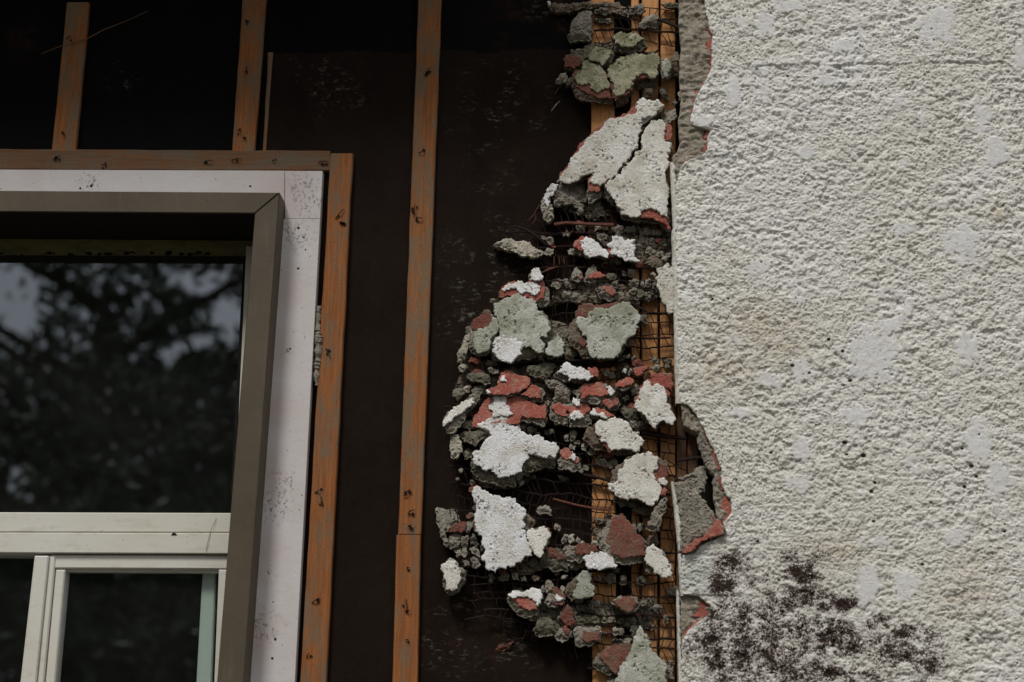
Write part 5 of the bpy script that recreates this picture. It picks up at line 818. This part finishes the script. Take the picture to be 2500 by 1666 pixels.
Y = Y_WALL - 0.001 * H
# rounded, slightly lifted broken rim
dl = X - xl[:, None]; Y = Y + 0.0022 * np.exp(-np.maximum(dl, 0) / 0.002)
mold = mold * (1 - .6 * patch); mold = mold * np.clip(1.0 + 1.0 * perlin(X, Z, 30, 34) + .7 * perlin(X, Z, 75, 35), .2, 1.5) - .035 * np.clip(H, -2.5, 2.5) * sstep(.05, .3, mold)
stain = np.zeros_like(H)
for a, b_, ra, rb, s_ in [(1850, 790, 110, 60, .8), (1760, 900, 90, 60, .7), (1920, 850, 60, 40, .7), (2440, 520, 24, 24, 1.), (2050, 1345, 50, 20, .9), (2000, 1330, 80, 40, .4), (2400, 1420, 90, 90, .7), (1780, 640, 80, 40, .4), (2320, 1460, 60, 60, .5), (1760, 1340, 20, 20, .5)]: stain = np.maximum(stain, s_ * np.exp(-(((PX - a) / ra) ** 2 + ((PY - b_) / rb) ** 2)))
green = np.exp(-(((PX - 1700) / 55) ** 2 + ((PY - 1400) / 50) ** 2))
nz, nx = X.shape; idx = np.arange(nz * nx).reshape(nz, nx)
V = np.stack([X, Y, Z], -1).reshape(-1, 3)
# broken side of the finish coat: two more columns running back from the rim
s1 = np.stack([xl + 0.0012 * perlin(zs, 4.4, 260, 8), Y[:, 0] + 0.004, zs], -1); s2 = np.stack([xl + 0.0015 + 0.001 * perlin(zs, 7.4, 260, 9), Y[:, 0] + 0.0085, zs], -1)
V = np.concatenate([V, s1, s2]); i1 = nz * nx + np.arange(nz); i2 = i1 + nz
quads = [np.stack([idx[:-1, :-1], idx[:-1, 1:], idx[1:, 1:], idx[1:, :-1]], -1).reshape(-1, 4), np.stack([i1[:-1], idx[:-1, 0], idx[1:, 0], i1[1:]], -1), np.stack([i2[:-1], i1[:-1], i1[1:], i2[1:]], -1)]
Q = np.concatenate(quads)
def grid_mesh(name, V, Q, mat, attrs=None, smooth=True):
    me = bpy.data.meshes.new(name); me.vertices.add(len(V)); me.vertices.foreach_set('co', V.astype(np.float32).ravel())
    me.loops.add(Q.size); me.loops.foreach_set('vertex_index', Q.astype(np.int32).ravel())
    me.polygons.add(len(Q)); me.polygons.foreach_set('loop_start', (np.arange(len(Q)) * 4).astype(np.int32))
    me.update(calc_edges=True); me.validate()
    for k, a in (attrs or {}).items():
        at_ = me.attributes.new(k, 'FLOAT', 'POINT'); at_.data.foreach_set('value', a.astype(np.float32))
    o = link(name, me, mat)
    if smooth: me.polygons.foreach_set('use_smooth', np.ones(len(Q), bool))
    return o
pad = lambda a: np.concatenate([a.ravel(), a[:, 0], a[:, 0]])
m, nt, b = new_mat('stucco', 0.85)
col = mix(nt, ramp(nt, tex(nt, 5, 5, .65), [(0.35, 0.0), (0.68, 1.0)]), (0.75, 0.735, 0.67), (0.82, 0.812, 0.785))
col = mix(nt, ramp(nt, tex(nt, 2.2, 4, .6, seed=11), [(0.42, 0.0), (0.66, .55)]), col, (0.64, 0.61, 0.53))
col = mix(nt, math_n(nt, 'MULTIPLY', attr(nt, 'patch'), .75), col, (0.79, 0.785, 0.795))
col = mix(nt, ramp(nt, tex(nt, 90, 4, .7, seed=3), [(0.52, 0.0), (0.64, 1.0)]), col, mix(nt, 0.5, col, (0.55, 0.52, 0.43)))
stn = math_n(nt, 'MULTIPLY', attr(nt, 'stain'), ramp(nt, tex(nt, 60, 5, .75, seed=8), [(0.38, 0.0), (0.66, 1.0)]))
col = mix(nt, math_n(nt, 'MULTIPLY', stn, .8), col, (0.46, 0.33, 0.17))
col = mix(nt, math_n(nt, 'MULTIPLY', attr(nt, 'green'), .6), col, (0.38, 0.42, 0.36))
# mould eats the surface in small ragged spots, denser where the cloud is
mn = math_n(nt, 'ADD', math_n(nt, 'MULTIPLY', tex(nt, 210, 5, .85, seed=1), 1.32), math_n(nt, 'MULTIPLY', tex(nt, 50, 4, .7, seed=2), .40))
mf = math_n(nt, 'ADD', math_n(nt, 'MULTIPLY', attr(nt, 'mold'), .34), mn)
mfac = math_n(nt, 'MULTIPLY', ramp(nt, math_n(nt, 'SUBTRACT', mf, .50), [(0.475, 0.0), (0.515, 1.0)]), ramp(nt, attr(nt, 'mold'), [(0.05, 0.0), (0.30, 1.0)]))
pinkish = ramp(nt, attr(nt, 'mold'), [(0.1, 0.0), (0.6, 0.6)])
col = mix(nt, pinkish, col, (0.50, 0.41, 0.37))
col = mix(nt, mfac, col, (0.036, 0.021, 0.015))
col = mix(nt, ramp(nt, attr(nt, 'pit'), [(0.25, 0.0), (0.55, 1.0)]), col, (0.030, 0.027, 0.02))
col = mix(nt, ramp(nt, tex(nt, 210, 4, .8, seed=5), [(0.64, 0.0), (0.70, .85)]), col, (0.07, 0.062, 0.05))
nt.links.new(col, b.inputs['Base Color'])
bump(nt, b, tex(nt, 420, 4, .8), 0.003, 1.0); M['stucco'] = m
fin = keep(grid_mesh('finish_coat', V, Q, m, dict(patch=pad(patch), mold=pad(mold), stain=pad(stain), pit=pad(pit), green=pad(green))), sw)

# red paint coat showing in slivers past the broken finish, and the grey base coat below it
def coat(name, left, right, yfun, thick, mat, seed, jag=1.0, py0=-40, py1=1700, step=2.5, cols=14):
    """strip of an under-coat between two outlines given as (py -> px)"""
    ps = np.arange(py0, py1, step); V, Q = [], []
    for i, p in enumerate(ps):
        a = left(p) + jag * (4 * float(perlin(p * .01, 1.1, 4, seed)) + 3 * float(perlin(p * .01, 3.1, 12, seed))); b_ = max(right(p), a + 1.0)
        for j in range(cols):
            px = a + (b_ - a) * j / (cols - 1); q = at(px, p, Y_WALL + .02); V.append((q.x, yfun(px, p) + (0.004 if j == 0 else 0), q.z))
        q = at(a + 1, p, Y_WALL + .02); V.append((q.x, yfun(a, p) + thick, q.z))
    n = cols + 1
    for i in range(len(ps) - 1):
        r0, r1 = i * n, (i + 1) * n
        for j in range(cols - 1): Q.append([r1 + j, r1 + j + 1, r0 + j + 1, r0 + j])
        Q.append([r1 + cols, r1, r0, r0 + cols])
    return keep(grid_mesh(name, np.array(V), np.array(Q), mat, smooth=False), sw)
E = lambda p: float(np.interp(p, py_, px_))
def red_left(p):
    w_ = 7 + 10 * max(0, float(perlin(p * .01, 5.5, 2.2, 30)) * 2) if (p < 445 or 985 < p < 1350 or 1452 < p < 1560) else -6
    if float(perlin(p * .01, 9.5, 3.1, 32)) > .2: w_ = -6
    if 312 < p < 345: w_ = 14
    if 1470 < p < 1510: w_ = 34
    return E(p) - w_
coat('red_undercoat', red_left, lambda p: E(p) + 26, lambda px, p: Y_WALL + 0.0085, .004, M['red'], 31, .6, cols=6)
BASE_L = [(-60, 1655), (0, 1658), (60, 1656), (110, 1662), (180, 1658), (240, 1662), (300, 1656), (345, 1660), (372, 1655), (384, 1641), (420, 1643), (460, 1648), (984, 1655), (987, 1660), (1040, 1668), (1060, 1702), (1080, 1713), (1110, 1716), (1140, 1722), (1165, 1744), (1200, 1740), (1240, 1745), (1275, 1752), (1300, 1750), (1330, 1664), (1450, 1658), (1455, 1659), (1560, 1660), (1700, 1662)]
by_, bx_ = zip(*BASE_L)
def base_y(px, p):
    x = px * .001; z = p * .001
    ribs = abs(math.sin((p + 30 * float(perlin(x, z, 22, 40)) + 14 * float(perlin(x, z, 60, 45))) / 8.0)) if p < 380 else .4
    return Y_WALL + 0.0135 - 0.0035 * ribs * (1 if float(perlin(x * 1.4, z, 14, 41)) > -.12 else .2) - 0.009 * float(perlin(x * 1.5, z, 26, 42)) - 0.011 * abs(float(perlin(x, z, 60, 43))) - .005 * float(perlin(x, z, 210, 44))
coat('base_coat', lambda p: float(np.interp(p, by_, bx_)), lambda p: E(p) + 40, base_y, .055, M['mortar_warm'], 33, .7, cols=26, py0=-60, py1=1720)
# corner edge of the finish: a narrow pale bead along the straight arris
for (p0, p1, xa, xb, w0, w1) in [(396, 560, 1636, 1643, 9, 12), (560, 985, 1640, 1650, 12, 10), (1176, 1345, 1638, 1657, 6, 14), (1352, 1455, 1655, 1661, 8, 7), (1440, 1700, 1651, 1657, 6, 8)]:
    n = int((p1 - p0) / 2.2); V, Q = [], []
    for i in range(n + 1):
        t = i / n; p = p0 + (p1 - p0) * t; xc = xa + (xb - xa) * t + 1.6 * float(perlin(p * .01, 2.2, 7, 50)) + 1.2 * float(perlin(p * .01, 6.2, 25, 51)); ww = (w0 + (w1 - w0) * t) * (1 + .5 * float(perlin(p * .01, 8.2, 9, 52)))
        for j, (u, dy) in enumerate([(-.1, .035), (0, .006), (.25, .001), (.6, -.001), (1.0, .001), (1.3, .008)]):
            q = at(xc + ww * u, p, Y_WALL + .002); V.append((q.x, Y_WALL + .002 + dy - .0016 * float(perlin(q.x, q.z, 160, 53)) - .001 * float(perlin(q.x, q.z, 300, 54)), q.z))
    for i in range(n):
        for j in range(5): a = i * 6 + j; Q.append([a + 6, a + 7, a + 1, a])
    keep(grid_mesh('corner_bead', np.array(V), np.array(Q), M['cream'], smooth=False), sw)
# loose pieces of base coat round the hole in the stucco
for pts, mt, yy in [([(1840, 100), (1900, 0), (1950, 100), (2060, 350), (2150, 480), (2060, 570), (1960, 480), (1900, 300)], 'mortar', -.076), ([(2040, 640), (2150, 520), (2170, 700), (2230, 900), (2280, 950), (2260, 1080), (2160, 1170), (2100, 1000)], 'mortar', -.074)]:
    pp = px_poly(7, pts); keep(slab('base_coat_chip', xz(pp, yy), plane_of(pp, yy, (.15, 0)), .024, .004, M[mt], amp=.002, s=.0045), sw)
pp = px_poly(7, [(2150, 960), (2195, 850), (2290, 925), (2300, 1020), (2225, 1120)]); keep(slab('red_undercoat', xz(pp, -.0775), plane_of(pp, -.0775, (0, 0)), .006, .0015, M['red'], amp=.0006), sw)
# plain backing so the wall has body beyond the coats
mb = MB(); mb.box((at(1775, 800, 0).x, Y_WALL + .016, 0), (2.55, 0.2, ZW1 - .002)); keep(mb.build('wall_core', M['mortar']), sw)
# ============================================================ TREES across the yard (seen mirrored in the panes)
m, nt, b = new_mat('leaf', 0.6); oi = nt.nodes.new('ShaderNodeObjectInfo')
nt.links.new(mix(nt, ramp(nt, tex(nt, 2.5, 4, .6), [(0.3, 0.0), (0.7, 1.0)]), (0.035, 0.055, 0.026), (0.075, 0.10, 0.05)), b.inputs['Base Color']); M['leaf'] = m
M['bark'] = grainy('bark', (0.06, 0.045, 0.035), (0.10, 0.08, 0.06), 14)
YG = Y_SASH + .018
def mirrored(px, py, dist):
    """place in the yard, `dist` in front of the glass, that the pane shows at this pixel"""
    p = at(px, py, YG + dist); return Vector((p.x, 2 * YG - p.y, p.z))
GAPS = [(20, 700, 80, 75), (60, 775, 45, 45), (30, 800, 40, 50), (470, 690, 80, 28), (540, 720, 55, 50), (570, 780, 40, 60), (530, 770, 40, 35), (430, 855, 50, 14), (500, 830, 60, 16), (410, 880, 24, 22), (150, 880, 10, 10), (170, 970, 12, 14), (45, 1170, 26, 40), (305, 760, 16, 10), (240, 680, 12, 10), (165, 710, 8, 14), (60, 1220, 30, 14), (200, 1150, 14, 30), (15, 860, 14, 12), (110, 690, 16, 12), (350, 720, 10, 8)]
def tree(label, px, py, dist, rx, rz, n, seed, cut):
    r = np.random.default_rng(seed); c = mirrored(px, py, dist); base = Vector((c.x + .2, c.y, 0))
    t = empty('tree', base); tag(t, label, 'tree', 'trees mirrored in the window')
    mb = MB(); top = Vector((c.x, c.y, c.z + rz * .4)); mb.tube([base, base.lerp(top, .35) + Vector((.12, .1, 0)), base.lerp(top, .7) + Vector((-.1, 0, 0)), top], [.26, .2, .13, .05], 10)
    keep(mb.build('trunk', M['bark'], smooth=True), t)
    mb = MB()
    for k in range(12):
        a = r.uniform(0, 6.28); z0 = c.z - rz * .6 + rz * 1.0 * k / 12; s = Vector((c.x, c.y, z0)); e = s + Vector((math.cos(a) * rx * .8, math.sin(a) * rx * .6, rz * .35)); mb.tube([s, s.lerp(e, .5) + Vector((0, 0, .15)), e], [.07, .04, .012], 5)
    keep(mb.build('limbs', M['bark']), t)
    # clumped leaves through an uneven ellipsoid
    nc = 130; cl = r.normal(size=(nc, 3)); cl /= np.linalg.norm(cl, axis=1)[:, None]; cl *= (r.uniform(0.15, 1, nc) ** .45)[:, None]; cl *= np.array([rx, rx * .7, rz]); cl += np.array(c)
    P = cl[r.integers(0, nc, n)] + r.normal(size=(n, 3)) * np.array([.42, .42, .36])
    V2 = P.copy(); V2[:, 1] = 2 * YG - V2[:, 1]                     # where the pane shows each leaf
    d = (V2 - np.array(CAM)) @ np.array(ROT); qx = PW / 2 + FPX * d[:, 0] / -d[:, 2]; qy = PH / 2 - FPX * d[:, 1] / -d[:, 2]
    if cut:
        kp = np.ones(n, bool)
        for a, b_, ra, rb in GAPS: kp &= (((qx - a) / ra) ** 2 + ((qy - b_) / rb) ** 2 + r.normal(size=n) * .55) > 1
        P = P[kp]
    n = len(P); u = r.normal(size=(n, 3)); u /= np.linalg.norm(u, axis=1)[:, None]; w_ = np.cross(u, r.normal(size=(n, 3))); w_ /= np.linalg.norm(w_, axis=1)[:, None]
    L = r.uniform(.05, .10, (n, 1)); W = L * .36
    V = np.stack([P - u * L, P + w_ * W, P + u * L, P - w_ * W], 1).reshape(-1, 3); Q = np.arange(4 * n).reshape(n, 4)
    o = grid_mesh('crown', V, Q, M['leaf'], smooth=False); keep(o, t)
tree('dark leafy tree filling the middle of the upper pane reflection', 240, 1000, 13.0, 3.0, 3.0, 26000, 1, True)
tree('dark leafy tree reflected in the right part of the panes', 720, 1250, 15.0, 2.6, 2.6, 18000, 2, True)
tree('dark leafy tree reflected at the left side of the panes', -330, 1300, 14.0, 2.6, 2.8, 18000, 3, True)
tree('low dark shrubby tree reflected in the lower panes', 250, 1750, 11.0, 3.0, 1.5, 16000, 4, False)
